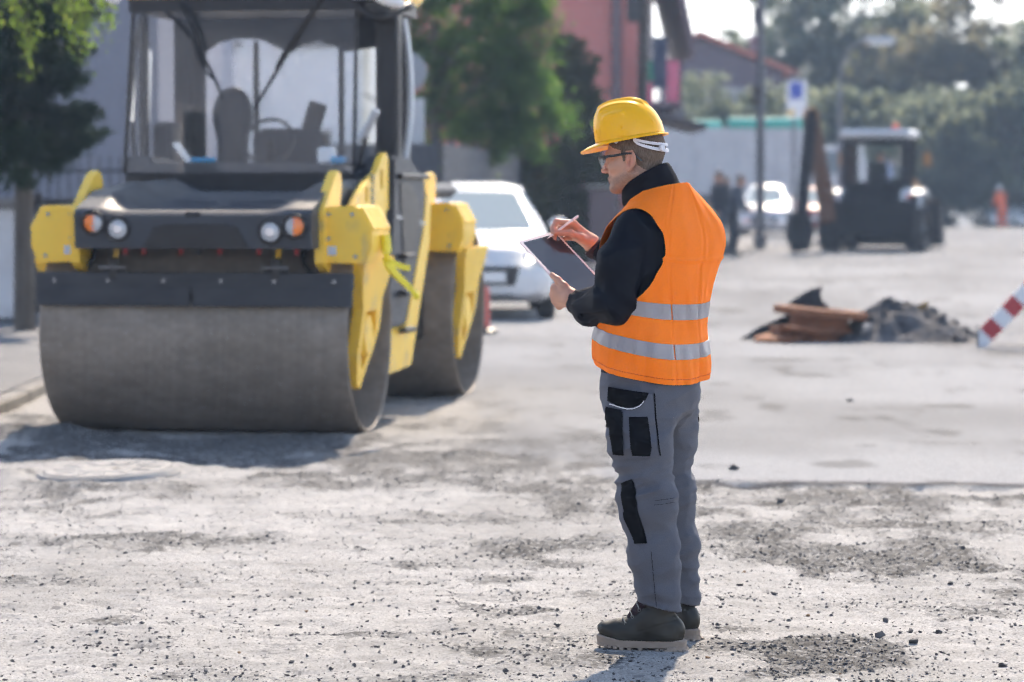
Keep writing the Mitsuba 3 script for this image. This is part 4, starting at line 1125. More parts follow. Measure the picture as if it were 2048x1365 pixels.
def car(label, paint, M, zs=1.0, lit=False, full=True, group=None):
    c = thing('parked_car' if not lit else 'car', label, 'car', group)
    xs = np.r_[np.linspace(2.02, 1.6, 9), np.linspace(1.45, -1.5, 12), np.linspace(-1.65, -1.98, 7)]
    R = []
    for x in xs:
        w = .86 * (1 - .16 * max(0, (x - 1.2) / .82) ** 2.4 - .10 * max(0, (-x - 1.2) / .78) ** 2.4)
        if x > 1.9: w -= .25 * ((x - 1.9) / .12) ** 2 * .5
        z1 = np.interp(x, [-1.98, -1.8, -1.0, .9, 1.5, 1.85, 1.98, 2.02], [.80, 1.02, 1.0, .99, .90, .75, .62, .54]) * zs
        z0 = np.interp(x, [-1.98, -1.7, 1.6, 2.02], [.40, .24, .20, .30])
        h = [(0, z0), (w * .82, z0), (w * .95, z0 + .05), (w * .985, z0 + .16), (w, z0 + (z1 - z0) * .5), (w * .985, z0 + (z1 - z0) * .75), (w * .93, z1 - .05), (w * .84, z1), (w * .5, z1 + .03), (0, z1 + .045)]
        R.append([(x, y, z) for y, z in h] + [(x, -y, z) for y, z in h[-2:0:-1]])
    body = to_m3(loft(A(R)))
    if body.volume() < 0:
        v_, f_ = loft(A(R)); body = to_m3((v_, f_[:, ::-1]))
    for x in (1.28, -1.25):
        for s in (1, -1):
            body = body - m3.Manifold.cylinder(.34, .36, .36, 40).rotate([90, 0, 0]).translate([x, s * .86 + .17, .315])
    b = part(c, 'body', frm(body), paint, 35, M=M)
    zr = 1.49 * zs; zb = .97 * zs
    base = [(1.18, .68), (.8, .79), (-1.5, .78), (-1.93, .66)]
    roof = [(.12, .44), (-.2, .52), (-1.25, .50), (-1.62, .42)]
    pts = [(x, s * y, zb) for x, y in base for s in (1, -1)] + [(x, s * y, zr - (.0 if 0 < k < 3 else .03)) for k, (x, y) in enumerate(roof) for s in (1, -1)] + [(x, s * .28, zr + .055) for x in (-.1, -1.1) for s in (1, -1)]
    gh = hull(pts)
    part(c, 'cabin', frm(to_m3(gh).refine(2)), paint, 50, M=M)
    def glass(P, name):
        P = A(P, float); n_ = np.cross(P[1] - P[0], P[2] - P[0]); n_ /= np.linalg.norm(n_)
        if n_ @ (P.mean(0) - A([-.4, 0, 1.2])) < 0: n_ = -n_
        part(c, name, hull(np.vstack([P + n_ * .006, P - n_ * .02])), 'mat_car_glass', M=M)
    L = lambda a, b_, t: A(a) * (1 - t) + A(b_) * t
    f0, f1 = (1.18, .68, zb), (.12, .44, zr - .03)
    wsl, wsh = L(f0, f1, .06), L(f0, f1, .92)
    m_ = A([1, -1, 1])
    glass([wsl * A([1, .93, 1]), wsl * m_ * A([1, .93, 1]), wsh * m_ * A([1, .93, 1]), wsh * A([1, .93, 1])], 'windscreen')
    r0, r1 = (-1.93, .66, zb), (-1.62, .42, zr - .03)
    rl, rh_ = L(r0, r1, .15), L(r0, r1, .85)
    glass([rl * A([1, .88, 1]), rl * m_ * A([1, .88, 1]), rh_ * m_ * A([1, .88, 1]), rh_ * A([1, .88, 1])], 'rear_window')
    for s in (1, -1):
        for xa, xb, xc, xd in ((.62, -.32, -.32, .10), (-.40, -1.40, -1.22, -.40)):
            q = []
            for x, t in ((xa, .10), (xb, .10), (xc, .88), (xd, .88)):
                q.append((x, s * ((.79 * (1 - t) + .515 * t) - .002), zb + (zr - zb) * t))
            glass(q, 'side_window')
    for x in (1.28, -1.25):
        for s in (1, -1):
            wheel(c, M, x, s * .755, .315, .2)
    for s in (1, -1):
        hl = surface(lambda q: sd_ell(q, (1.80, s * .60, .70 * zs), (.20, .17, .085), rotm((0, 0, 1), s * 28) @ rotm((0, 1, 0), 14)), (1.5, s * .6 - .25, .5), (2.1, s * .6 + .25, .9), .018, 1)
        k = part(c, 'headlight', hl, 'mat_clear_lamp', True, M=M)
        if lit and s > 0:
            k2 = part(k, 'bulb', mv((ico(2)[0] * A([.03, .085, .055]), ico(2)[1]), 1.955, s * .60, .69 * zs), 'mat_lit_lamp', True, M=M, label='switched-on headlamp')
            scene[k2]['emitter'] = {'type': 'area', 'radiance': {'type': 'rgb', 'value': [26, 22, 15]}}
        part(c, 'mirror', surface(lambda q: sd_ell(q, (.72, s * .93, zb + .10), (.06, .11, .075)), (.6, s * .93 - .15, zb), (.85, s * .93 + .15, zb + .25), .02, 1), paint, True, M=M)
        part(c, 'fog_lamp', prism([(s * .48, .40), (s * .66, .46), (s * .68, .41), (s * .52, .345)][::s], 'x', 1.90, 1.965), 'mat_car_black', M=M)
    part(c, 'grille', prism([(-.42, .60 * zs), (.42, .60 * zs), (.36, .40), (-.36, .40)][::-1], 'x', 1.98, 2.035, b=.01), 'mat_car_black', M=M)
    part(c, 'lower_grille', prism([(-.40, .36), (.40, .36), (.34, .27), (-.34, .27)][::-1], 'x', 1.96, 2.012), 'mat_car_black', M=M)
    part(c, 'number_plate', box(2.045, 0, .50, .012, .52, .115, .003), 'mat_plate_white', M=M)
    part(c, 'badge', mv((ico(2)[0] * A([.012, .06, .035]), ico(2)[1]), 2.0, 0, .655 * zs), 'mat_chrome', True, M=M)
    return c


car('white hatchback with its headlight on, partly hidden behind the roller', 'mat_car_white', facing(-.40, 36.4, -2, .03), 1.03, lit=True)
car('silver car parked beside the street pole in front of the truck', 'mat_car_silver', facing(7.85, 92.5, 8), 1.05)
car('dark red car mostly hidden behind the raised digger boom', 'mat_car_red', facing(10.0, 98, 8), 1.0)
car('pale car beyond the crest of the road at the picture edge', 'mat_car_silver', facing(20.3, 124, 4, -.32), 1.0)

# ---- truck with a tipping body
mat('truck_grey', proc(lambda p, n, uv: mix((.42, .42, .44), (.55, .55, .56), fbm(p.x * 2, p.y * 2, p.z * 2, 3))), .55); mat('tarp_green', (.06, .42, .34), .5); mat('truck_dark', (.05, .055, .06), .6)
TM_ = facing(7.6, 106, -80)
t = thing('truck', 'grey tipper truck with a green tarpaulin rail along its top', 'truck')
part(t, 'load_bed', prism([(-1.2, 1.25), (1.2, 1.25), (1.25, 3.50), (-1.25, 3.50)], 'x', -3.4, 2.75, b=.03), 'mat_truck_grey', M=TM_)
for k in range(9):
    for s in (1, -1):
        part(t, 'bed_rib', box(-3.2 + .72 * k, s * 1.255, 2.4, .07, .06, 2.1, .01), 'mat_truck_grey', M=TM_)
tr = part(t, 'tarpaulin', join([tube([(-3.4, s * 1.18, 3.70), (-.35, s * 1.18, 3.70)], .20, 12) for s in (1, -1)][:1]), 'mat_tarp_green', 40, M=TM_)
part(t, 'tarpaulin', tube([(-3.4, 1.18, 3.70), (-.35, 1.18, 3.70)], .20, 12), 'mat_tarp_green', 40, M=TM_)
for s in (1, -1):
    part(t, 'tarpaulin', tube([(.15, s * 1.18, 3.72), (2.7, s * 1.18, 3.72)], .20, 12), 'mat_tarp_green', 40, M=TM_)
part(t, 'top_rail', join([box2((-3.42, 1.2, 3.50), (2.76, 1.28, 3.58)), box2((-3.42, -1.28, 3.50), (2.76, -1.2, 3.58))]), 'mat_truck_grey', M=TM_)
part(t, 'chassis', box2((-3.3, -.5, .75), (5.0, .5, 1.15), .02), 'mat_truck_dark', M=TM_)
[part(t, 'side_guard', box2((-1.2, s * 1.1 - .03, .6), (1.6, s * 1.1 + .03, 1.15), .02), 'mat_truck_dark', M=TM_) for s in (1, -1)]
cb = part(t, 'cab', prism([(3.0, .95), (5.0, .95), (5.05, 1.9), (4.75, 2.95), (3.1, 2.95), (3.0, 2.6)], 'y', -1.22, 1.22, b=.05), 'mat_car_white', 25, M=TM_)
part(cb, 'windscreen', hull([(4.80, s * 1.05, 2.85) for s in (1, -1)] + [(5.06, s * 1.1, 2.0) for s in (1, -1)] + [(4.70, s * 1.05, 2.8) for s in (1, -1)] + [(4.9, s * 1.1, 2.0) for s in (1, -1)]), 'mat_car_glass', M=TM_)
for s in (1, -1):
    part(cb, 'side_window', prism([(3.5, 1.95), (4.7, 1.95), (4.5, 2.75), (3.5, 2.75)], 'y', s * 1.222 - .004, s * 1.222 + .004), 'mat_car_glass', M=TM_)
    for x in (-2.7, -1.4, 4.1):
        wheel(t, TM_, x, s * 1.05, .5, .3)

# ---- backhoe loader coming towards us
mat('digger_orange', proc(lambda p, n, uv: mix((.33, .15, .05), (.42, .22, .08), fbm(p.x * 3, p.y * 3, p.z * 3, 3))), .55); mat('digger_black', (.005, .006, .009), .65, spec=.2); mat('digger_roof', (.55, .56, .58), .45); mat('digger_rust', (.12, .055, .03), .7); mat('beacon', (.8, .12, .06), .3)
BM = facing(8.80, 71.7, 195)
t = thing('backhoe_loader', 'backhoe loader seen from behind, its rust brown digging arm reaching down on its left', 'digger')
part(t, 'chassis', box2((-1.6, -.55, .55), (1.5, .55, 1.15), .05), 'mat_digger_black', M=BM)
bn = part(t, 'bonnet', prism([(.55, 1.1), (1.75, 1.1), (1.80, 1.25), (1.70, 1.50), (.55, 1.62)], 'y', -.42, .42, b=.04), 'mat_digger_black', 25, M=BM)
part(bn, 'grille', box2((1.765, -.33, 1.13), (1.81, .33, 1.36), .01), 'mat_digger_black', M=BM)
cb = part(t, 'cab', box2((-1.0, -.76, 1.12), (.55, .76, 1.42), .04), 'mat_digger_black', M=BM)
part(cb, 'roof', box2((-1.14, -.84, 2.68), (.74, .84, 2.90), .09), 'mat_digger_roof', M=BM)
for x in (.50, -.20, -.95):
    for s in (1, -1):
        part(cb, 'pillar', box2((x - .06, s * .70 - .075, 1.42), (x + .06, s * .70 + .075, 2.72), .012), 'mat_digger_black', M=BM)
part(cb, 'seat', join([box2((-.62, -.24, 1.45), (-.15, .24, 1.58), .04), box2((-.66, -.23, 1.58), (-.54, .23, 2.12), .04)]), 'mat_digger_black', M=BM)
part(cb, 'steering_wheel', xf(tube([(.17 * math.cos(a), .17 * math.sin(a), 0) for a in np.arange(20) * 2 * PI / 20], .018, 6, closed=True), M4(rotm((0, 1, 0), -35), (.12, 0, 1.72))), 'mat_digger_black', M=BM)
for P in ([(.52, -.66, 1.55), (.52, .66, 1.55), (.52, .66, 2.68), (.52, -.66, 2.68)], [(-.97, -.66, 1.55), (-.97, .66, 1.55), (-.97, .66, 2.68), (-.97, -.66, 2.68)]):
    part(cb, 'windscreen', (A(P, float), A([[0, 1, 2], [0, 2, 3]])), 'mat_glass', M=BM)
for s in (1, -1):
    part(cb, 'side_window', (A([(-.9, s * .71, 1.55), (.46, s * .71, 1.55), (.46, s * .71, 2.68), (-.9, s * .71, 2.68)], float), A([[0, 1, 2], [0, 2, 3]])), 'mat_glass', M=BM)
part(cb, 'header', box2((-.98, -.66, 2.52), (-.90, .66, 2.70), .01), 'mat_digger_black', M=BM)
part(cb, 'rear_panel', box2((-.98, -.66, 1.42), (-.90, .66, 1.66), .01), 'mat_digger_black', M=BM)
part(cb, 'beacon', lathe([(0, 0), (.07, 0), (.075, .08), (.05, .15), (0, .16)], 16), 'mat_beacon', 40, M=BM @ M4(t=(.35, -.30, 2.90)))
part(cb, 'work_lamp', box2((.70, .40, 2.62), (.78, .60, 2.74), .02), 'mat_clear_lamp', M=BM)
part(cb, 'work_lamp', box2((.70, -.60, 2.62), (.78, -.40, 2.74), .02), 'mat_clear_lamp', M=BM)
bk = [(2.05, 1.18), (2.10, 1.22), (2.55, .98), (2.95, .30), (3.0, .14), (2.9, .10), (2.2, .10), (2.02, .30), (1.96, .75)]
B_ = part(t, 'bucket', prism(bk, 'y', -1.18, 1.18, b=.02), 'mat_digger_black', 20, M=BM)
for k in range(7):
    part(B_, 'tooth', box(3.03, -1.05 + .35 * k, .12, .16, .09, .05, .01), 'mat_digger_rust', M=BM)
for s in (1, -1):
    a = part(t, 'loader_arm', join([bar((.30, s * .74, 1.62), (1.35, s * .74, 1.45), .11, .22, b=.02), bar((1.30, s * .74, 1.48), (2.10, s * .74, .55), .11, .2, b=.02)]), 'mat_digger_orange', 20, M=BM)
    part(a, 'ram', tube([(1.0, s * .74, 1.25), (2.0, s * .74, 1.05)], .045, 10), 'mat_chrome', 40, M=BM)
    wheel(t, BM, 1.18, s * .88, .46, .34)
    wheel(t, BM, -1.05, s * 1.0, .70, .46)
    part(t, 'mudguard', xf(prism([(-1.80, 1.05), (-1.70, 1.38), (-1.05, 1.52), (-.45, 1.38), (-.38, 1.25), (-1.05, 1.44), (-1.62, 1.32)], 'y', s * .95 - .26, s * .95 + .26), np.eye(4)), 'mat_digger_roof', 30, M=BM)
    part(t, 'mirror', box(.68, s * 1.02, 2.2, .05, .20, .34, .03), 'mat_digger_orange', M=BM)
    part(t, 'stabiliser', join([box2((-2.15, s * 1.06 - .08, .25), (-1.97, s * 1.06 + .08, 1.35), .02), box2((-2.25, s * 1.06 - .2, .18), (-1.87, s * 1.06 + .2, .25), .02)]), 'mat_digger_black', M=BM)
part(t, 'rear_frame', join([box2((-2.2, -1.12, .42), (-1.85, 1.12, 1.22), .04), box2((-1.9, -.5, 1.1), (-1.5, .5, 1.35), .04)]), 'mat_digger_black', M=BM)
part(t, 'tail_lamp', box2((-1.84, .86, 1.26), (-1.78, 1.02, 1.36), .015), 'mat_beacon', M=BM)
part(t, 'tail_lamp', box2((-1.84, -1.02, 1.26), (-1.78, -.86, 1.36), .015), 'mat_beacon', M=BM)
bo = part(t, 'boom', join([bar((7.32, 69.45, .75), (7.02, 69.0, 2.2), .30, .36, up=(1, 0, 0), b=.03), bar((7.04, 69.02, 2.12), (6.82, 68.8, 3.15), .34, .38, up=(1, 0, 0), b=.03)]), 'mat_digger_rust', label='rust brown boom raised on its left side')
part(bo, 'dipper_arm', bar((6.84, 68.62, 3.3), (6.60, 68.5, .85), .24, .26, up=(1, 0, 0), b=.03), 'mat_digger_black')
part(bo, 'ram', tube([(7.30, 69.3, 1.3), (6.98, 68.85, 2.75)], .07, 10), 'mat_chrome', 40)
part(bo, 'pivot', lathe([(0, -.2), (.17, -.2), (.17, .2), (0, .2)], 20, 'y'), 'mat_digger_orange', 40, M=M4(t=(6.83, 68.72, 3.18)))
part(bo, 'digging_bucket', mv(prism([(-.25, .95), (.2, .95), (.32, .55), (.2, .1), (-.15, .05), (-.30, .4)], 'y', -.32, .32, b=.03), 6.56, 68.5, 0), 'mat_digger_black')
part(bo, 'hose', tube(smoothline([(7.5, 69.4, 1.0), (7.25, 69.1, 2.0), (6.95, 68.9, 3.2)], 14), .03, 6), 'mat_digger_black', 40)
part(bo, 'swing_post', box2((7.28, 69.3, .45), (7.62, 69.65, 1.15), .04), 'mat_digger_black')
# ------------------------------------------------------------------ the man with the tablet
def yawm(psi, pitch=0.0):
    """columns: forward (to -x turned psi degrees away from the camera, pitched down), left, up"""
    c, s = math.cos(math.radians(psi)), math.sin(math.radians(psi))
    f, l, u = A([-c, s, 0]), A([-s, -c, 0]), A([0, 0, 1.0])
    cp, sp = math.cos(math.radians(pitch)), math.sin(math.radians(pitch))
    return np.stack([f * cp - u * sp, l, u * cp + f * sp], 1)


def skin_col(p, n, uv):
    f = fbm(p.x * 60, p.y * 60, p.z * 60, 3)
    return mi.Color3f(1, 1, 1) * (.88 + .24 * f)


scene['mat_skin'] = {'type': 'principled', 'base_color': {'type': 'mesh_attribute', 'name': 'vertex_color'}, 'roughness': .48, 'specular': .4, 'sheen': .2}
mat('hair', proc(lambda p, n, uv: mix((.06, .042, .032), (.16, .115, .085), noise(p.x * 400, p.y * 400, p.z * 90))), .75)
mat('jacket', proc(lambda p, n, uv: mix((.003, .0042, .0085), (.006, .0082, .0155), fbm(p.x * 9, p.y * 9, p.z * 5, 3))), .6, spec=.1)
mat('collar', proc(lambda p, n, uv: mix((.005, .0055, .009), (.011, .011, .016), fbm(p.x * 30, p.y * 30, p.z * 30, 3))), .75, spec=.1, sheen=.1)
mat('cuff', (.02, .006, .01), .8)
def weave(p):
    return .9 + .2 * noise(p.x * 700, p.y * 700, p.z * 700)
mat('trouser', proc(lambda p, n, uv: mix((.075, .080, .100), (.115, .121, .146), fbm(p.x * 6, p.y * 6, p.z * 4, 4)) * weave(p)), .85, spec=.25, sheen=.25)
mat('black_cloth', proc(lambda p, n, uv: mix((.003, .0034, .0045), (.008, .0085, .0105), fbm(p.x * 25, p.y * 25, p.z * 25, 3))), .9, spec=.04)
mat('vest', proc(lambda p, n, uv: mix((.96, .19, .012), (1.0, .235, .022), fbm(p.x * 5, p.y * 5, p.z * 5, 3)) * (.95 + .1 * noise(p.x * 500, p.y * 500, p.z * 500))), .65, spec=.12)
mat('tape', proc(lambda p, n, uv: mix((.25, .24, .26), (.34, .32, .345), fbm(p.x * 12, p.y * 12, p.z * 7, 3))), .42, .35)
mat('helmet', (.95, .47, .002), .22, spec=.3, clearcoat=.35, clearcoat_gloss=.92)
mat('strap_white', (.6, .6, .64), .45); mat('glasses_frame', (.008, .009, .013), .3)
scene['mat_clear_lens'] = {'type': 'blendbsdf', 'weight': .16, 'a': {'type': 'null'}, 'b': {'type': 'twosided', 'bsdf': {'type': 'roughconductor', 'alpha': .12, 'specular_reflectance': {'type': 'rgb', 'value': [.8, .82, .85]}}}}
mat('boot', proc(lambda p, n, uv: mix((.011, .0105, .008), (.032, .029, .022), fbm(p.x * 22, p.y * 22, p.z * 22, 4))), .5, spec=.4)
mat('sole', proc(lambda p, n, uv: mix((.24, .19, .15), (.36, .29, .235), fbm(p.x * 30, p.y * 30, p.z * 30, 4))), .8)
mat('seam_grey', (.03, .032, .042), .85); mat('lace', (.25, .24, .22), .8); mat('eyelet', (.18, .18, .17), .35, .8); mat('piping_white', (.7, .7, .72), .6)

man = thing('person', 'man in yellow hard hat and orange vest writing on a tablet with a stylus', 'person')

# torso tables: z, centre x, centre y, half width, half depth, yaw, tilt, exponent
TORSO = A([
    (.945, .474, 10.33, .207, .168, 26, .22, 2.3), (1.00, .476, 10.32, .207, .168, 28, .22, 2.3), (1.10, .482, 10.315, .209, .163, 30, .20, 2.3),
    (1.20, .492, 10.31, .217, .158, 33, .15, 2.3), (1.30, .505, 10.30, .236, .155, 36, .06, 2.4), (1.38, .518, 10.30, .250, .150, 38, .0, 2.5),
    (1.44, .523, 10.295, .244, .138, 38, -.06, 2.4), (1.485, .523, 10.29, .216, .122, 37, -.10, 2.2), (1.52, .520, 10.285, .172, .108, 36, -.16, 2.0),
    (1.548, .512, 10.28, .125, .099, 34, -.22, 2.0), (1.566, .504, 10.28, .098, .095, 32, -.27, 2.0)])


def torso_at(z):
    from scipy.interpolate import PchipInterpolator
    global _tp
    if '_tp' not in globals():
        _tp = PchipInterpolator(TORSO[:, 0], TORSO[:, 1:])
    return _tp(np.clip(z, TORSO[0, 0], TORSO[-1, 0]))


def torso_ring(z, ang, grow):
    """points of the vest's outline at height z for angles ang (0 = front, 90 = his left)"""
    cx, cy, w, d, psi, tilt, n = torso_at(z)
    R = yawm(psi)
    f = np.sign(np.cos(ang)) * np.abs(np.cos(ang)) ** (2 / n) * (d + grow)
    l = np.sign(np.sin(ang)) * np.abs(np.sin(ang)) ** (2 / n) * (w + grow)
    P = A([cx, cy, z]) + f[:, None] * R[:, 0] + l[:, None] * R[:, 1]
    P[:, 2] += tilt * f - .05 * l * np.clip((1.2 - z) / .2, 0, 1)
    return P


def sd_torso(p, grow=-.012):
    cx, cy, w, d, psi, tilt, n = torso_at(p[:, 2]).T
    c, s = np.cos(np.radians(psi)), np.sin(np.radians(psi))
    x, y = p[:, 0] - cx, p[:, 1] - cy
    f, l = -c * x + s * y, -s * x - c * y
    k = ((np.abs(f) / (d + grow)) ** n + (np.abs(l) / (w + grow)) ** n) ** (1 / n)
    return np.maximum((k - 1) * np.minimum(w, d), np.maximum(p[:, 2] - 1.56 - .25 * np.clip(-f, -.1, .1), .93 - p[:, 2]))


# ---- bare body: head, neck and hands, one continuous surface with the trunk and limbs under the clothes
HC = A([.418, 10.29, 1.664])
HR = yawm(16, 7)
toh = lambda p: (p - HC) @ HR
tow = lambda q: A(q) @ HR.T + HC


def sd_skull(q):
    q = q * A([1, 1, 1]) ; q[:, 2] = np.where(q[:, 2] < 0, q[:, 2] * 1.16, q[:, 2])
    d = sd_ell(q, (-.014, 0, .045), (.098, .077, .092))
    d = smin(d, sd_ell(q, (.032, 0, -.038), (.060, .058, .074)), .03)
    for s in (-1, 1):
        d = smin(d, sd_cone(q, (.004, s * .056, -.05), (.066, s * .018, -.094), .018, .017), .03)
        d = smin(d, sd_ell(q, (.052, s * .046, -.012), (.03, .02, .022)), .02)
    d = smin(d, sd_ell(q, (.072, 0, -.098), (.022, .024, .016)), .02)
    d = smin(d, sd_cone(q, (.078, -.03, .032), (.078, .03, .032), .014, .014), .018)
    for s in (-1, 1):
        d = smax(d, -sd_ell(q, (.096, s * .031, .012), (.016, .016, .013)), .012)
    d = smin(d, sd_cone(q, (.086, 0, .02), (.108, 0, -.02), .008, .0115), .012)
    for s in (-1, 1):
        d = smin(d, sd_ell(q, (.098, s * .0115, -.025), (.011, .008, .008)), .006)
        d = smin(d, sd_ell(q, (.079, s * .031, .012), (.0125, .0125, .0125)), .003)
    d = smin(d, sd_cone(q, (.088, -.018, -.055), (.088, .018, -.055), .007, .007), .008)
    d = smin(d, sd_cone(q, (.085, -.015, -.067), (.085, .015, -.067), .0075, .0075), .008)
    d = smax(d, -sd_cone(q, (.098, -.02, -.061), (.098, .02, -.061), .0035, .0035), .004)
    return d


def sd_ear(q, s):
    a = math.radians(12)
    R = A([[math.cos(a), 0, -math.sin(a)], [0, 1, 0], [math.sin(a), 0, math.cos(a)]])
    p = q - A([-.008, s * .078, -.002]); p = p @ R
    sk = p.copy(); sk[:, 1] -= s * (-.40 * sk[:, 0] + .003)
    o = A([0, 0, 0.0])
    d = sd_ell(sk, (0, 0, .006), (.0195, .007, .030))
    d = smin(d, sd_ell(sk, (.006, 0, -.024), (.010, .0062, .011)), .01)
    d = smax(d, -sd_ell(sk, (.002, s * .0065, .005), (.0128, .0078, .0205)), .003)
    d = smin(d, sd_cone(sk, (-.004, s * .001, .018), (-.003, s * .001, -.008), .0032, .004), .004)
    d = smin(d, sd_ell(sk, (.014, s * .001, .0), (.005, .005, .008)), .004)
    d = smax(d, -sd_ell(sk, (.006, s * .004, .000), (.006, .008, .008)), .004)
    return d


NECK = (tow([-.03, 0, -.05]), A([.503, 10.295, 1.50]))


def sd_head(p):
    q = toh(p)
    d = sd_skull(q)
    d = smin(d, sd_cone(p, NECK[0], NECK[1], .060, .066), .03)
    for s in (-1, 1):
        d = smin(d, sd_ear(q, s), .005)
    return d


def hand_left(p):
    d = sd_cone(p, (.245, 10.30, 1.178), (.207, 10.325, 1.188), .029, .027)
    palm = None
    for m in ((.146, 10.355, 1.229), (.143, 10.367, 1.206), (.149, 10.376, 1.184), (.164, 10.382, 1.166)):
        e = sd_cone(p, (.200, 10.328, 1.198), m, .021, .0125)
        palm = e if palm is None else smin(palm, e, .022)
    d = smin(d, palm, .02)
    for m, L, r in (((.146, 10.355, 1.229), .040, .0105), ((.143, 10.367, 1.206), .044, .0108), ((.149, 10.376, 1.184), .041, .0102), ((.164, 10.382, 1.166), .032, .009)):
        m = A(m); a = m + A([.004, .9, .12]) * L; b = a + A([.6, .68, .08]) * L * .62; c = b + A([.75, .5, .1]) * L * .45
        d = smin(d, chain(p, [(*m, .0122), (*a, r), (*b, r * .93), (*c, r * .82)], .004), .006)
    d = smin(d, chain(p, [(.204, 10.325, 1.206, .019), (.178, 10.335, 1.236, .0150), (.158, 10.349, 1.258, .0115), (.139, 10.362, 1.2735, .0098)], .008), .012)
    return d


def hand_right(p):
    d = sd_cone(p, (.325, 10.64, 1.338), (.285, 10.64, 1.372), .028, .026)
    palm = None
    for m in ((.218, 10.592, 1.449), (.217, 10.614, 1.434), (.223, 10.630, 1.415), (.231, 10.640, 1.397)):
        e = sd_cone(p, (.278, 10.632, 1.383), m, .021, .0128)
        palm = e if palm is None else smin(palm, e, .02)
    d = smin(d, palm, .018)
    for J in ([(.218, 10.592, 1.449, .0125), (.1565, 10.568, 1.456, .0105), (.1425, 10.553, 1.432, .0092), (.1500, 10.545, 1.4155, .008)],
              [(.217, 10.614, 1.434, .0125), (.164, 10.600, 1.434, .0104), (.149, 10.572, 1.417, .0092), (.1490, 10.558, 1.395, .008)],
              [(.223, 10.630, 1.415, .012), (.175, 10.622, 1.415, .0100), (.158, 10.595, 1.402, .0088), (.1610, 10.574, 1.381, .0078)],
              [(.231, 10.640, 1.397, .011), (.190, 10.640, 1.397, .0090), (.172, 10.615, 1.389, .008), (.1740, 10.595, 1.373, .007)]):
        d = smin(d, chain(p, J, .004), .005)
    d = smin(d, chain(p, [(.270, 10.615, 1.384, .020), (.242, 10.588, 1.398, .0165), (.206, 10.560, 1.4155, .0120), (.1475, 10.546, 1.4185, .0094)], .008), .012)
    return d


LSLEEVE = [(.414, 10.15, 1.432, .068), (.362, 10.115, 1.318, .067), (.345, 10.13, 1.195, .067), (.278, 10.235, 1.166, .052), (.222, 10.318, 1.180, .040)]
RSLEEVE = [(.645, 10.47, 1.445, .080), (.620, 10.58, 1.32, .080), (.565, 10.66, 1.20, .072), (.43, 10.67, 1.265, .056), (.294, 10.641, 1.361, .036)]
shr = lambda J, k: [(a, b, c, r * k) for a, b, c, r in J]
LLEG = [(.447, 10.23, .88, .104), (.435, 10.20, .72, .099), (.461, 10.19, .51, .090), (.487, 10.19, .32, .076), (.510, 10.19, .12, .071)]
RLEG = [(.530, 10.42, .88, .104), (.543, 10.45, .72, .093), (.551, 10.46, .51, .082), (.575, 10.47, .32, .073), (.594, 10.48, .12, .068)]


def sd_core(p):
    d = sd_torso(p, -.04)
    d = smin(d, sd_cone(p, (.50, 10.29, 1.42), NECK[1], .09, .062), .06)
    d = smin(d, sd_ell(p, (.478, 10.32, .93), (.14, .15, .12)), .08)
    for J in (shr(LSLEEVE, .6), shr(RSLEEVE, .6)):
        d = smin(d, chain(p, J[:-1] + [(*J[-1][:3], .024)], .02), .03)
    for J in (shr(LLEG[:-1], .62) + [(*LLEG[-1][:3], .036)], shr(RLEG[:-1], .62) + [(*RLEG[-1][:3], .036)]):
        d = smin(d, chain(p, J, .03), .03)
    return d


bodies = [surface(sd_core, (.1, 9.95, .05), (.85, 10.8, 1.6), .016, 1), surface(sd_head, HC - A([.16, .15, .26]), HC + A([.22, .15, .17]), .0022),
          surface(hand_left, (.10, 10.25, 1.11), (.28, 10.5, 1.31), .0019), surface(hand_right, (.11, 10.48, 1.29), (.36, 10.7, 1.5), .0019)]
bd = m3.Manifold.batch_boolean([to_m3(b) for b in bodies], m3.OpType.Add)
bv, bf = frm(bd)
q = toh(bv)
skin = np.tile(A([.56, .31, .215]), (len(bv), 1)) * (.9 + .25 * fb(bv * 45, 3, 3))[:, None]
red = np.exp(-((q[:, 0] - .108) / .02) ** 2 - (q[:, 1] / .02) ** 2 - ((q[:, 2] + .02) / .02) ** 2) + np.exp(-((q[:, 0] + .008) / .025) ** 2 - ((np.abs(q[:, 1]) - .083) / .014) ** 2 - (q[:, 2] / .035) ** 2) * .8
red = np.clip(red + (bv[:, 2] < 1.51) * .15, 0, 1)[:, None]
skin = skin * (1 - red) + A([.62, .25, .17]) * (.9 + .25 * fb(bv * 60, 5, 3))[:, None] * red
beard = sm(-.03, -.055, q[:, 2] + .25 * (q[:, 0] - .05) - .4 * np.clip(-.0 - q[:, 0], 0, .1)) * sm(-.05, -.01, q[:, 0]) * sm(-.16, -.13, q[:, 2])
beard = np.maximum(beard, np.exp(-((q[:, 2] + .044) / .007) ** 2) * (q[:, 0] > .075)) * (bv[:, 2] > 1.5)
beard = np.maximum(beard, .95 * sm(-.125, -.075, q[:, 2]) * (q[:, 0] < -.005) * (bv[:, 2] > 1.5) * (1 - np.exp(-((np.abs(q[:, 1]) - .085) / .012) ** 2)))
beard = (beard * (.55 + .45 * meshkit.noise(bv * 260, 2)))[:, None] * .62
skin = skin * (1 - beard) + A([.07, .05, .04]) * beard
lips = (np.exp(-((q[:, 2] + .061) / .011) ** 2) * (q[:, 0] > .08) * (np.abs(q[:, 1]) < .022))[:, None] * .5
skin = skin * (1 - lips) + A([.35, .12, .1]) * lips
shape(man + '__body', (bv, bf), 'mat_skin', True, color=np.clip(skin, 0, 1))


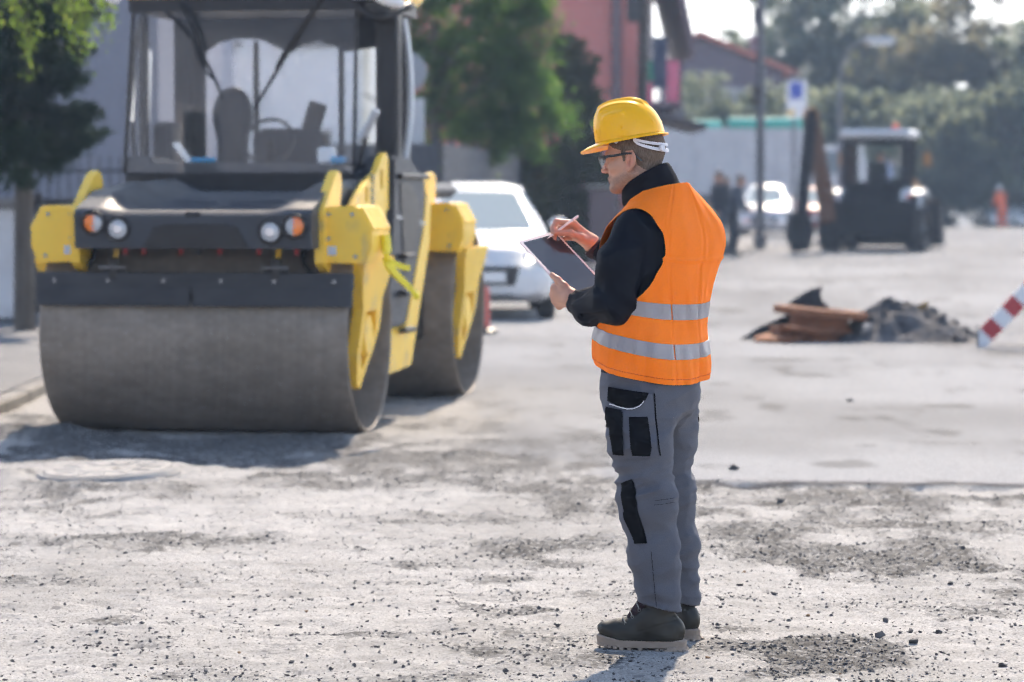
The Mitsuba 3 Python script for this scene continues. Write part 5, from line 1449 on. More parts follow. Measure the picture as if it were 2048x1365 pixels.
def sd_hair(p):
    q = toh(p)
    x, z, y = q[:, 0], q[:, 2], np.abs(q[:, 1])
    line = np.interp(x, [-.12, -.085, -.05, -.026, -.02, .008, .012, .022, .026, .06, .09], [-.058, -.054, -.036, -.018, .034, .036, .004, .002, .04, .055, .08])
    edge = (fb(q * 120, 4, 2)) * .008
    d = smin(sd_skull(q), sd_cone(p, NECK[0], NECK[1], .060, .066), .03) - .0034 * np.clip((z - line + edge) / .016, 0, 1) - .0016 * fb(q * A([300, 300, 90]), 8, 2) + .0004
    return np.maximum(d, (line - z + edge) * .7)


part(man, 'hair', surface(sd_hair, HC - A([.13, .12, .13]), HC + A([.16, .12, .15]), .0026, 1), 'mat_hair', True)

# ---- hard hat
KC = tow([.004, 0, .077])
KR = yawm(17, 10)
hat = lambda m: xf(m, M4(KR, KC))
nt, nu = 220, 90
th = np.linspace(0, 2 * PI, nt, endpoint=False)
u = np.linspace(0, 1, nu)
ha, hb2, hh = .119, .106, .140
TH, U = np.meshgrid(th, u)
nexp = 2.75 + .55 * np.cos(TH)
zz = np.sin(U * PI / 2) ** .9
rr = (1 - zz ** nexp).clip(0) ** (1 / nexp)
sq = (np.abs(np.cos(TH)) ** 2.3 + np.abs(np.sin(TH)) ** 2.3) ** (-1 / 2.3)
back = np.where(np.cos(TH) < 0, 1.0 + .02 * zz * 0, 1.0)
X, Y, Z = ha * rr * sq * np.cos(TH) * back, hb2 * rr * sq * np.sin(TH), hh * zz
X = X + .006 * zz ** 2 * rr
hv = np.stack([X, Y, Z], -1)
rid = 0 * X
lat = np.arctan2(Y / hb2, Z / hh + 1e-6)
for k, (a0, xa, xb) in enumerate(((0, -.078, .096), (.34, -.070, .092), (.66, -.052, .080), (.95, -.012, .062))):
    for s in ((1,) if k == 0 else (-1, 1)):
        rid += np.exp(-((lat - s * a0) / .062) ** 2) * sm(xa - .012, xa + .006, X) * (1 - sm(xb - .012, xb + .006, X)) * sm(.03, .05, Z)
hn = vnormals(hv.reshape(-1, 3), loft(hv, False)[1]).reshape(hv.shape)
if hn[nu // 2, 0, 0] < 0:
    hn = -hn
outer = hv + hn * (rid * .0060)[..., None]
inner = hv * A([.972, .97, .972])
inner[0] = inner[0] * A([1, 1, 0])
so, si = loft(outer, False), loft(inner[::-1], False)
i0 = np.arange(nt); i1 = (i0 + 1) % nt; off = len(so[0])
close = np.vstack([np.stack([i1, i0, i0 * 0 + off + (nu - 1) * nt + i0], 1), np.stack([i1, off + (nu - 1) * nt + i0, off + (nu - 1) * nt + i1], 1)])
shell = (np.vstack([so[0], si[0]]), np.vstack([so[1], si[1] + off, close]))
hk = part(man, 'hard_hat', hat(shell), 'mat_helmet', True)
pk = np.clip((np.cos(th) - .25) / .75, 0, 1) ** .8
wid = .0125 + .046 * pk
droop = -.004 - .014 * pk ** 1.4 + .002 * np.clip(-np.cos(th), 0, 1)
sq1 = (np.abs(np.cos(th)) ** 2.3 + np.abs(np.sin(th)) ** 2.3) ** (-1 / 2.3)
r0x, r0y = ha * sq1 * np.cos(th), hb2 * sq1 * np.sin(th)
nx, ny = np.cos(th) / ha, np.sin(th) / hb2
nl = np.hypot(nx, ny); nx, ny = nx / nl, ny / nl
prof = []
for f_, zt in ((-.03, .004), (.0, .007), (.06, .004), (.5, .0012), (.9, .0022), (1.0, .0030), (1.03, .0008), (1.0, -.0022), (.6, -.0026), (0, -.0030), (-.03, -.003)):
    dx = f_ * wid
    prof.append(np.stack([r0x + nx * dx, r0y + ny * dx * (1 - .35 * pk), droop * np.clip(f_, 0, 1) ** 1.1 + zt + .010 * pk * np.sin(np.clip(f_, 0, 1) * PI) * .5], -1))
part(hk, 'brim', hat(loft(A(prof), False, True)), 'mat_helmet', True)
boss = []
for t_, z_ in ((math.radians(92), .030), (math.radians(150), .036), (math.radians(38), .03)):
    for s in (1, -1):
        k = s * t_
        kk = int((k % (2 * PI)) / (2 * PI) * nt); c = hv[18, kk]
        boss.append(mv((ico(2)[0] * A([.006, .006, .006]), ico(2)[1]), *(c + A([0, 0, -.006]))))
part(hk, 'vent_boss', join([hat(b) for b in boss[:2]]), 'mat_helmet', True)
for b in boss[2:]:
    part(hk, 'vent_boss', hat(b), 'mat_helmet', True)
for s in (1, -1):
    part(hk, 'slot_cover', hat(box(.0, s * .1045, .015, .022, .006, .012, .0018)), 'mat_helmet')
# head band of the hat at the nape
band = []
tt = np.linspace(math.radians(105), math.radians(255), 40)
for z0, hgt in ((-.024, .010), (-.042, .011)):
    R = []
    for t_ in tt:
        k = math.sin((t_ - tt[0]) / (tt[-1] - tt[0]) * PI) ** .6
        zc = z0 * (.4 + .6 * k) * 1.15 - .012 * k + (1 - k) * .012
        c = A([.123 * math.cos(t_), .0905 * math.sin(t_), 0])
        o = A([math.cos(t_), math.sin(t_), 0]) * .0018
        R.append([c + o + A([0, 0, zc + hgt / 2]), c - o + A([0, 0, zc + hgt / 2]), c - o + A([0, 0, zc - hgt / 2]), c + o + A([0, 0, zc - hgt / 2])])
    band.append(loft(A(R)))
hb_ = part(hk, 'nape_strap', hat(join(band)), 'mat_strap_white', 30)
part(hb_, 'knob', hat(mv(rot(lathe([(.0, -.004), (.012, -.004), (.0125, .003), (.010, .006), (0, .006)], 20, 'x'), (0, 0, 1), 155), -.1145, .0405, -.049)), 'mat_strap_white', 30)
part(hb_, 'knob', hat(mv(rot(lathe([(.0, -.004), (.006, -.004), (.006, .003), (0, .003)], 14, 'x'), (0, 0, 1), 100), .028, .088, -.004)), 'mat_strap_white', 30)

# ---- safety glasses
hd = lambda m: xf(m, M4(HR, HC))
tpts = lambda s: [(.100, s * .058, .026), (.082, s * .071, .0265), (.04, s * .078, .0265), (.0, s * .083, .028), (-.02, s * .085, .023), (-.040, s * .083, .004), (-.048, s * .081, -.004)]

gl = part(man, 'safety_glasses', hd(ribbon(smoothline([(.1, -.058, .026), (.113, -.04, .027), (.119, -.015, .025), (.12, 0, .0235), (.119, .015, .025), (.113, .04, .027), (.1, .058, .026)]), .003, .007)), 'mat_glasses_frame', 30)
for s in (1, -1):
    part(gl, 'temple', hd(ribbon(smoothline(tpts(s)), .0035, np.linspace(.0095, .006, 40))), 'mat_glasses_frame', 30)
    a = np.linspace(.10, 1.0, 24); R = []
    for v_ in np.linspace(0, 1, 14):
        R.append([[.120 - .024 * k ** 2.2 - .010 * v_ ** 2, s * .062 * k, .022 - .042 * v_ * (1 - .25 * (1 - k) ** 2) * (1 - .3 * max(0, k - .7) / .3)] for k in a])
    n_ = len(a); i, j = np.meshgrid(np.arange(13), np.arange(n_ - 1), indexing='ij')
    part(gl, 'lens', hd((A(R).reshape(-1, 3), tri(np.stack([i * n_ + j, i * n_ + j + 1, (i + 1) * n_ + j + 1, (i + 1) * n_ + j], -1).reshape(-1, 4)))), 'mat_clear_lens', True)

# ---- jacket
def sd_jacket(p):
    d = sd_torso(p, -.015)
    d = smin(d, chain(p, LSLEEVE, .05), .014)
    d = smin(d, chain(p, RSLEEVE, .05), .045)
    # folds: across the elbow, lengthwise on the upper arm
    el = np.exp(-((p[:, 2] - 1.19) / .10) ** 2 - ((p[:, 0] - .31) / .10) ** 2)
    w = (meshkit.noise(np.stack([p[:, 0] * 16 + p[:, 2] * 22, p[:, 1] * 9, p[:, 2] * 9 - p[:, 0] * 14], -1), 3) - .5) * .042 * el
    w += (np.abs(meshkit.noise(np.stack([p[:, 0] * 10 + p[:, 2] * 7, p[:, 1] * 9, p[:, 2] * 8 - p[:, 0] * 6], -1), 5) - .5) - .22) * .030
    w += (meshkit.noise(p * 28, 6) - .5) * .004
    fa_ = np.exp(-((p[:, 2] - 1.18) / .05) ** 2) * np.exp(-((p[:, 0] - .235) / .05) ** 2)
    w += .008 * fa_ * np.sin((p[:, 0] + .6 * p[:, 1]) * 190)
    w *= .2 + .8 * np.clip(1 - np.minimum(chain(p, LSLEEVE, .05), chain(p, RSLEEVE, .05)) / .025, 0, 1)
    ends = np.minimum(np.linalg.norm(p - A(LSLEEVE[-1][:3]), axis=1), np.linalg.norm(p - A(RSLEEVE[-1][:3]), axis=1))
    d = d + w * np.clip(ends / .05, .15, 1)
    for J in (LSLEEVE, RSLEEVE):   # cut the sleeve open at the wrist
        a, b = A(J[-2][:3]), A(J[-1][:3]); n = (b - a) / np.linalg.norm(b - a)
        near_ = np.linalg.norm(p - b, axis=1) - .09
        d = np.maximum(d, np.minimum((p - b) @ n - .006, -near_))
    return d


jk = part(man, 'jacket', surface(sd_jacket, (.17, 9.98, .94), (.80, 10.82, 1.60), .0062, 1), 'mat_jacket', True)


def cuff(J, r, mname, w=.022):
    a, b = A(J[-2][:3]), A(J[-1][:3]); n = (b - a) / np.linalg.norm(b - a)
    s = np.cross(n, [0, 0, 1.0]); s /= np.linalg.norm(s); u_ = np.cross(s, n)
    R = []
    for t_, k in ((-.004, .80), (0, 1.0), (.4, 1.03), (.9, 1.0), (1.0, .96), (1.0, .84), (.5, .80), (0, .78)):
        al = np.arange(28) * 2 * PI / 28
        R.append(b + n * (t_ * w - .012) + (np.cos(al)[:, None] * s * r * k + np.sin(al)[:, None] * u_ * r * k * 1.05))
    part(jk, 'cuff', loft(A(R), False, True), mname, 40)


cuff(LSLEEVE, .039, 'mat_jacket'); cuff(RSLEEVE, .037, 'mat_cuff', .03)
# stand-up collar
al = np.arange(64) * 2 * PI / 64
R, Ri = [], []
for k in np.linspace(0, 1, 12):
    c = A([.484, 10.285, 1.536]) * (1 - k) + A([.457, 10.285, 1.611]) * k
    tilt = math.radians(14 + 17 * k)
    M_ = yawm(32 - 12 * k)
    F_, L_, U_ = M_[:, 0], M_[:, 1], M_[:, 2]
    fx = F_ * math.cos(tilt) - U_ * math.sin(tilt)
    rf, rl = .106 - .012 * k + .004 * math.sin(k * PI), .094 - .010 * k + .005 * math.sin(k * 6)
    wv = 1 + .012 * np.sin(al * 3 + k * 3) + .01 * np.sin(al * 5 + k * 5)
    R.append(c + np.cos(al)[:, None] * fx * rf * wv[:, None] + np.sin(al)[:, None] * L_ * rl * wv[:, None])
    Ri.append(c + np.cos(al)[:, None] * fx * (rf - .009) * wv[:, None] + np.sin(al)[:, None] * L_ * (rl - .009) * wv[:, None])
top = R[-1] * .5 + Ri[-1] * .5; nrm_ = np.cross(yawm(20)[:, 1], R[-1][32] - R[-1][0]); nrm_ = nrm_ / np.linalg.norm(nrm_); nrm_ *= np.sign(nrm_[2])
part(jk, 'collar', loft(A(R + [top + nrm_ * .005] + Ri[::-1]), False, True), 'mat_collar', True)

# ---- high-visibility vest
NA = 260
ang = np.linspace(0, 2 * PI, NA, endpoint=False)


def vest_ring(z, grow):
    P = torso_ring(z, ang, grow)
    c = P.mean(0)
    o = P - c; o[:, 2] = 0; o /= np.linalg.norm(o, axis=1, keepdims=True)
    deg = np.degrees(ang)
    cr = 0
    for a0, amp in ((184, -.0065), (226, -.0058), (147, -.0055)):
        e = (deg - a0)
        cr = cr + amp * np.exp(-(e / 1.6) ** 2) - amp * .8 * np.exp(-(e / 7) ** 2)
    hz = .0055 * np.exp(-((z - 1.345 - .012 * np.sin(deg / 40)) / .006) ** 2) * ((deg > 120) & (deg < 240))
    wob = (meshkit.noise(np.stack([np.cos(ang) * 2.2, np.sin(ang) * 2.2, ang * 0 + z * 2.4], -1), 41) - .5) * .026 + (np.abs(meshkit.noise(np.stack([np.cos(ang) * 4 + z * 3, np.sin(ang) * 4 - z * 2, ang * 0 + z * 5], -1), 47) - .5) - .2) * .026 + (meshkit.noise(np.stack([np.cos(ang) * 6 + z * 6, np.sin(ang) * 6, ang * 0 + z * 8], -1), 42) - .5) * .010
    flare = (.010 * np.sin(ang * 5 + 1.0) + .006 * np.sin(ang * 9)) * np.clip((1.05 - z) / .13, 0, 1)
    k = np.clip((1.55 - z) / .1, .2, 1)
    return P + o * ((cr + hz + wob * k + flare))[:, None]


zs = np.r_[np.linspace(.948, 1.44, 110), np.linspace(1.445, 1.566, 34)]
ov = [vest_ring(z, .006 + .012 * math.exp(-((z - 1.0) / .12) ** 2)) for z in zs]
iv = [vest_ring(z, .002 + .012 * math.exp(-((z - 1.0) / .12) ** 2)) for z in zs]
vest = to_m3(loft(A(ov + iv[::-1]), False, True))
if vest.status() != m3.Error.NoError or vest.volume() < 0:
    vv, vf = loft(A(ov + iv[::-1]), False, True)
    vest = to_m3((vv, vf[:, ::-1]))
R36 = yawm(38)


def armhole(side, fc, zc, rf, rz):
    """an elongated oval seen along the shoulder axis, cut out from the trunk's middle outward"""
    a = np.arange(64) * 2 * PI / 64
    f = fc + rf * np.cos(a) - .02 * np.sin(a); z = zc + rz * np.sin(a) * (1 - .10 * np.cos(a))
    c0 = A([.515, 10.30, 0])
    P0 = c0 + f[:, None] * R36[:, 0] + z[:, None] * R36[:, 2] + R36[:, 1] * side * .11
    P1 = P0 + R36[:, 1] * side * .4
    m = to_m3(loft(A([P0, P1]) if side > 0 else A([P1, P0])))
    return m if m.volume() > 0 else to_m3((lambda x: (x[0], x[1][:, ::-1]))(loft(A([P0, P1]))))


vest = vest - armhole(1, .0, 1.345, .128, .160) - armhole(-1, .055, 1.35, .085, .13)
vk = part(man, 'vest', frm(vest), 'mat_vest', 35)


def vest_strip(z0, z1, a0, a1, m, name, lift=.0016, th_=.0012):
    deg = np.degrees(ang)
    sel = np.where((deg >= a0) & (deg <= a1))[0]
    O, I = [], []
    for z in np.linspace(z0, z1, 9):
        g = .012 * math.exp(-((z - 1.0) / .12) ** 2)
        O.append(vest_ring(z, .006 + g + lift + th_)[sel]); I.append(vest_ring(z, .006 + g + lift - .003)[sel])
    R_ = np.concatenate([A(O), A(I)[::-1]], 0).transpose(1, 0, 2)
    part(vk, name, loft(R_), m, 35)


for z0 in (1.156, 1.034):
    for a0, a1 in ((2, 146.8), (147.2, 183.85), (184.15, 225.85), (226.15, 358)):
        if z0 > 1.1:
            vest_strip(z0, z0 + .047, a0, a1, 'mat_tape', 'reflective_tape')
        else:
            vest_strip(z0, z0 + .047, a0, a1, 'mat_tape', 'reflective_tape')

mat('vest_seam', (.62, .10, .008), .7)
for za in (.9665,):
    for a0, a1 in (((2, 146), (148, 183), (185, 225), (227, 358)) if za < 1 else ((120, 240),)):
        vest_strip(za, za + .0022, a0, a1, 'mat_vest_seam', 'seam', .0006, .0008)

# ---- trousers
def sd_trouser(p):
    pel = np.maximum(np.maximum(sd_torso(np.stack([p[:, 0], p[:, 1], p[:, 2] * 0 + .96], -1), -.018), p[:, 2] - 1.02), .82 - p[:, 2])
    d = smin(sd_ell(p, (.478, 10.325, .90), (.158, .168, .16)), pel + .01, .05)
    d = np.maximum(d, p[:, 2] - 1.01)
    L = chain(p, LLEG, .05); Rr = chain(p, RLEG, .05)
    x, y, z = p.T
    # folds behind and around the knee, bunching over the boot
    def folds(cx, z0, k):
        g = np.exp(-((z - z0) / .07) ** 2)
        return g * .030 * (np.abs(meshkit.noise(np.stack([(x - cx) * 9 + z * 16, y * 9, z * 30 - (x - cx) * 12 + k], -1), 5) - .5) - .2)
    def bunch(k):
        g = np.clip((.30 - z) / .15, 0, 1)
        return g * (.010 * (meshkit.noise(np.stack([x * 12, y * 12, z * 30 + x * 14 + k], -1), 7) - .5) + .004 * np.sin(z * 95 + x * 22 + k))
    w = (meshkit.noise(np.stack([x * 8, y * 8, z * 5], -1), 9) - .5) * .010 + (np.abs(meshkit.noise(np.stack([x * 7 + z * 9, y * 7 - z * 4, z * 17 - x * 6], -1), 10) - .5) - .2) * .028 + (np.abs(meshkit.noise(np.stack([x * 17, y * 17, z * 3.2 + x * 4], -1), 14) - .5) - .2) * .012 + (np.abs(meshkit.noise(np.stack([x * 34 + z * 24, y * 30, z * 26], -1), 12) - .5) - .2) * .0035
    L = L + folds(.462, .585, 0) + folds(.46, .77, 2) * .4 + bunch(0)
    Rr = Rr + folds(.551, .60, 1) + folds(.55, .48, 3) * .5 + bunch(2)
    d = smin(smin(L, Rr, .02), d, .06) + w
    # hems, lower at the heel
    hl = .142 - .12 * (x - .51) - .18 * np.clip(.485 - x, 0, 1) * -1.2
    d = np.maximum(d, (.145 + .25 * (.51 - x)) - z + np.where(y > 10.33, .0, 0))
    return d


tk = part(man, 'trousers', surface(sd_trouser, (.28, 10.02, .09), (.74, 10.62, 1.03), .0062, 1), 'mat_trouser', True)
OUT = A([-.12, -1, 0.0])
P3 = lambda pts, y=10.1: [(x, y, z) for x, z in pts]
pk_ = part(tk, 'cargo_pocket', drape(sd_trouser, P3([(.322, .872), (.474, .880), (.492, .70), (.498, .672), (.352, .655), (.330, .76)]), OUT, .003, .010), 'mat_trouser', 40)
part(pk_, 'pocket_flap', drape(sd_trouser, P3([(.318, .900), (.462, .884), (.452, .862), (.432, .842), (.395, .832), (.350, .838), (.314, .852)]), OUT, .014, .004), 'mat_black_cloth', 40)
fp = smoothline([(.322, 10.1, .842), (.35, 10.1, .8365), (.395, 10.1, .8305), (.425, 10.1, .838), (.446, 10.1, .858)], 24)
part(pk_, 'piping', drape(sd_trouser, [(a[0], 10.1, a[2] - .0025) for a in fp] + [(a[0], 10.1, a[2] + .001) for a in fp[::-1]], OUT, .018, .002, .012), 'mat_piping_white')
part(pk_, 'tool_pocket', drape(sd_trouser, P3([(.395, .803), (.459, .804), (.474, .70), (.468, .672), (.408, .672), (.402, .70)]), OUT, .012, .007), 'mat_black_cloth', 40)
kp = part(pk_, 'phone_pocket', drape(sd_trouser, P3([(.318, .818), (.372, .818), (.377, .672), (.338, .672), (.326, .74)]), OUT, .012, .011), 'mat_black_cloth', 40)
part(pk_, 'flap_tab', drape(sd_trouser, P3([(.309, .832), (.369, .825), (.364, .765), (.303, .762)]), OUT, .025, .004), 'mat_black_cloth', 40)
part(pk_, 'seam', drape(sd_trouser, P3([(.478, .882), (.4815, .882), (.488, .79), (.500, .70), (.504, .672), (.500, .672), (.483, .79)]), OUT, .004, .003, .012), 'mat_black_cloth')
part(pk_, 'seam', drape(sd_trouser, P3([(.385, .832), (.3885, .832), (.394, .70), (.3905, .70)]), OUT, .007, .003, .012), 'mat_black_cloth')
KO = A([-.62, -1, .05])
kn = part(tk, 'knee_patch', drape(sd_trouser, P3([(.345, .575), (.405, .592), (.422, .548), (.432, .488), (.441, .405), (.451, .374), (.398, .37), (.378, .405), (.360, .475)]), KO, .0015, .004), 'mat_black_cloth', 40)
part(kn, 'knee_pocket', drape(sd_trouser, P3([(.357, .478), (.4335, .478), (.440, .405), (.448, .378), (.40, .374), (.380, .408), (.366, .445)]), KO, .005, .004), 'mat_black_cloth', 40)
part(tk, 'knee_patch', drape(sd_trouser, [(x, 10.42, z) for x, z in ((.44, .55), (.52, .55), (.53, .36), (.46, .36))], A([-1, -.1, 0]), .0015, .004), 'mat_black_cloth', 40)
part(tk, 'side_pocket', drape(sd_trouser, [(.66, 10.47, .90), (.66, 10.53, .88), (.66, 10.53, .74), (.66, 10.47, .76)], A([1, .35, 0]), .001, .008), 'mat_black_cloth', 40)
for zc in (.515, .500):
    part(tk, 'seam', drape(sd_trouser, P3([(.478, zc + .006), (.555, zc + .012), (.555, zc + .0105), (.478, zc + .0045)]), A([.2, -1, 0]), .0018, .0012, .012), 'mat_seam_grey')
part(tk, 'seam', drape(sd_trouser, P3([(.470, .345), (.4725, .345), (.489, .155), (.4865, .155)]), A([-.1, -1, 0]), .0022, .0014, .012), 'mat_seam_grey')

# ---- boots
def boot(cx, cy, psi):
    Rm = yawm(psi); M = M4(Rm, (cx, cy, ground_h(cx, cy) - .002))
    spring = lambda x: .012 * np.clip((x - .12) / .10, 0, 1) ** 1.5

    def sd(q):
        x, y, z = q.T
        zc = z - spring(x)
        p = np.stack([x, y, zc], -1)
        d = sd_ell(p, (.150, -.004, .058), (.074, .046, .036))
        d = smin(d, sd_cone(p, (.13, -.002, .062), (.055, 0, .096), .036, .042), .03)
        d = smin(d, sd_cone(p, (.02, 0, .085), (-.012, 0, .205), .050, .050), .04)
        d = smin(d, sd_ell(p, (-.038, 0, .068), (.044, .040, .052)), .03)
        d = smin(d, sd_cone(p, (.0, 0, .045), (.12, 0, .045), .040, .044), .03)
        d = d + (meshkit.noise(p * A([26, 26, 40]), 3) - .5) * .004
        pad = np.exp(-((p[:, 2] - .172 - .25 * np.clip(-x, -.03, .06)) / .012) ** 2)
        d = d - .004 * pad + .003 * np.exp(-((p[:, 2] - .155 - .2 * np.clip(-x, -.03, .06)) / .004) ** 2)
        d = d + .0018 * np.exp(-((p[:, 2] - .092 - .35 * np.clip(-x - .0, -.1, .07)) / .0022) ** 2) * (x < .08)
        return np.maximum(d, np.maximum(.036 - zc, z - .20))
    b = part(man, 'boot', xf(surface(sd, (-.1, -.065, .02), (.24, .065, .21), .0034, 1), M), 'mat_boot', True)
    t_ = np.linspace(0, 2 * PI, 72, endpoint=False)
    def outline(g):
        x = .068 + (.155 + g) * np.sign(np.cos(t_)) * np.abs(np.cos(t_)) ** .72
        w = np.interp(x, [-.1, -.06, .0, .06, .12, .17, .215, .24], [.028, .037, .036, .037, .047, .047, .034, .024])
        y = (w + g) * np.sign(np.sin(t_)) * np.abs(np.sin(t_)) ** .62
        return x, y
    R = []
    for zz_, g in ((.010, -.004), (.012, -.001), (.028, .001), (.035, .002), (.038, .000), (.040, -.006)):
        x, y = outline(g); R.append(np.stack([x, y, zz_ + spring(x)], -1))
    s = part(b, 'sole', xf(loft(A(R)), M), 'mat_sole', 35)
    # heel block and lugs
    t2 = np.linspace(-PI / 2, PI / 2, 24)
    heel = [(-.026 - .066 * math.cos(k), .040 * math.sin(k)) for k in t2][::-1]
    part(s, 'heel_block', xf(prism(heel, 'z', .002, .0165), M), 'mat_sole')
    x, y = outline(-.002)
    for k in range(0, 72, 1):
        if x[k] > .035 and k % 2 == 0:
            a = math.atan2(y[(k + 1) % 72] - y[k - 1], x[(k + 1) % 72] - x[k - 1])
            lug = box(0, 0, 0, .0135, .02, .009, .001)
            inn = A([-y[k] * 0 + .068 - x[k], -y[k]]); inn = inn / np.linalg.norm(inn) * .0095
            part(s, 'lug', xf(mv(rot(lug, (0, 0, 1), math.degrees(a)), x[k] + inn[0], y[k] + inn[1], .0068 + float(spring(x[k]))), M), 'mat_sole')
    for k in range(7):
        for sy in (1, -1):
            part(s, 'lug', xf(box(-.085 + .0155 * k, sy * (.036 if k > 1 else .024 + .008 * k), .0035, .0115, .012, .009, .001), M), 'mat_sole')
    # quarters' edge, eyelets and laces
    for sy in (1, -1):
        for k in range(4):
            u_ = k / 3
            c = A([.118 - .072 * u_, sy * (.026 + .006 * u_), .092 + .075 * u_])
            e = tube([c + A([.0055 * math.cos(a) * .7, sy * (.010 + .002 * math.cos(a)), .0055 * math.sin(a)]) for a in np.arange(14) * 2 * PI / 14], .0013, 6, closed=True)
            part(b, 'eyelet', xf(e, M), 'mat_eyelet', True)
    lc = []
    for k in range(4):
        u_ = k / 3
        a = A([.118 - .072 * u_, .034, .094 + .075 * u_]); c = A([.112 - .072 * u_, -.034, .103 + .075 * u_])
        lc.append(tube(smoothline([a, (a + c) / 2 + A([.017, 0, .017]), c], 10), .0022, 6))
    for k in range(4):
        part(b, 'lace', xf(lc[k], M), 'mat_lace', True)
    part(b, 'tongue', xf(surface(lambda q: np.maximum(sd_cone(q, (.10, 0, .108), (.042, 0, .185), .02, .026) + .3 * np.maximum(np.abs(q[:, 1]) - .016, 0), .06 - q[:, 2]), (.0, -.04, .06), (.15, .04, .215), .005, 1), M), 'mat_cuff', True)


boot(.510, 10.185, 12)
boot(.592, 10.475, 48)

# ---- what he holds
tA, tB, tC = A([.0226, 10.44, 1.391]), A([.1537, 10.60, 1.4225]), A([.2154, 10.34, 1.1985])
eu, ev = tB - tA, tC - tA
lu = np.linalg.norm(eu); eu = eu / lu; ev = ev - eu * (ev @ eu); lv = np.linalg.norm(ev); ev = ev / lv
en = np.cross(eu, ev); en = en if en[2] > 0 else -en
TM = M4(np.stack([eu, ev, en], 1), tA)
mat('tablet_white', (.72, .66, .66), .3, spec=.5); mat('tablet_screen', (.035, .042, .055), .13, .35, spec=1.0); mat('stylus_white', (.78, .74, .73), .3); mat('stylus_grey', (.4, .4, .4), .3)

tb = thing('tablet', 'white framed tablet with a dark screen held in his hands', 'tablet')
part(tb, 'frame', prism(rrect(0, 0, lu, lv, .012), 'z', -.0062, 0, b=.001), 'mat_tablet_white', M=TM)
part(tb, 'screen', prism(rrect(.012, .013, lu - .012, lv - .013, .004), 'z', -.001, .0006), 'mat_tablet_screen', M=TM)
p0, p1 = A([.124, 10.533, 1.3965]), A([.234, 10.575, 1.4765])
p0 = p0 - en * ((p0 - tA) @ en - .0015)
dd = p1 - p0
st = thing('stylus', 'white stylus between his fingers, its tip on the screen', 'stylus')
part(st, 'barrel', tube([p0 + dd * k for k in (.16, .17, .95, .985, 1)], [.0030, .0047, .0047, .0042, .0025], 16), 'mat_stylus_white', 40)
part(st, 'tip', tube([p0 + dd * k for k in (0, .02, .155)], [.0006, .0012, .0034], 14), 'mat_stylus_white', 40)
part(st, 'ring', tube([p0 + dd * k for k in (.80, .82)], [.0049, .0049], 16), 'mat_stylus_grey', 40)
# ------------------------------------------------------------------ other people, far off and blurred
mat('cloth_dark', (.016, .02, .03), .85); mat('cloth_slate', (.05, .06, .08), .85); mat('cloth_shirt', (.42, .5, .72), .8); mat('cloth_orange', (.75, .12, .03), .7); mat('cloth_greyt', (.22, .22, .24), .85); mat('shoe', (.02, .02, .02), .7); mat('hat_white', (.8, .8, .8), .35); mat('cloth_khaki', (.16, .14, .11), .85); mat('skin_plain', (.40, .21, .14), .55)


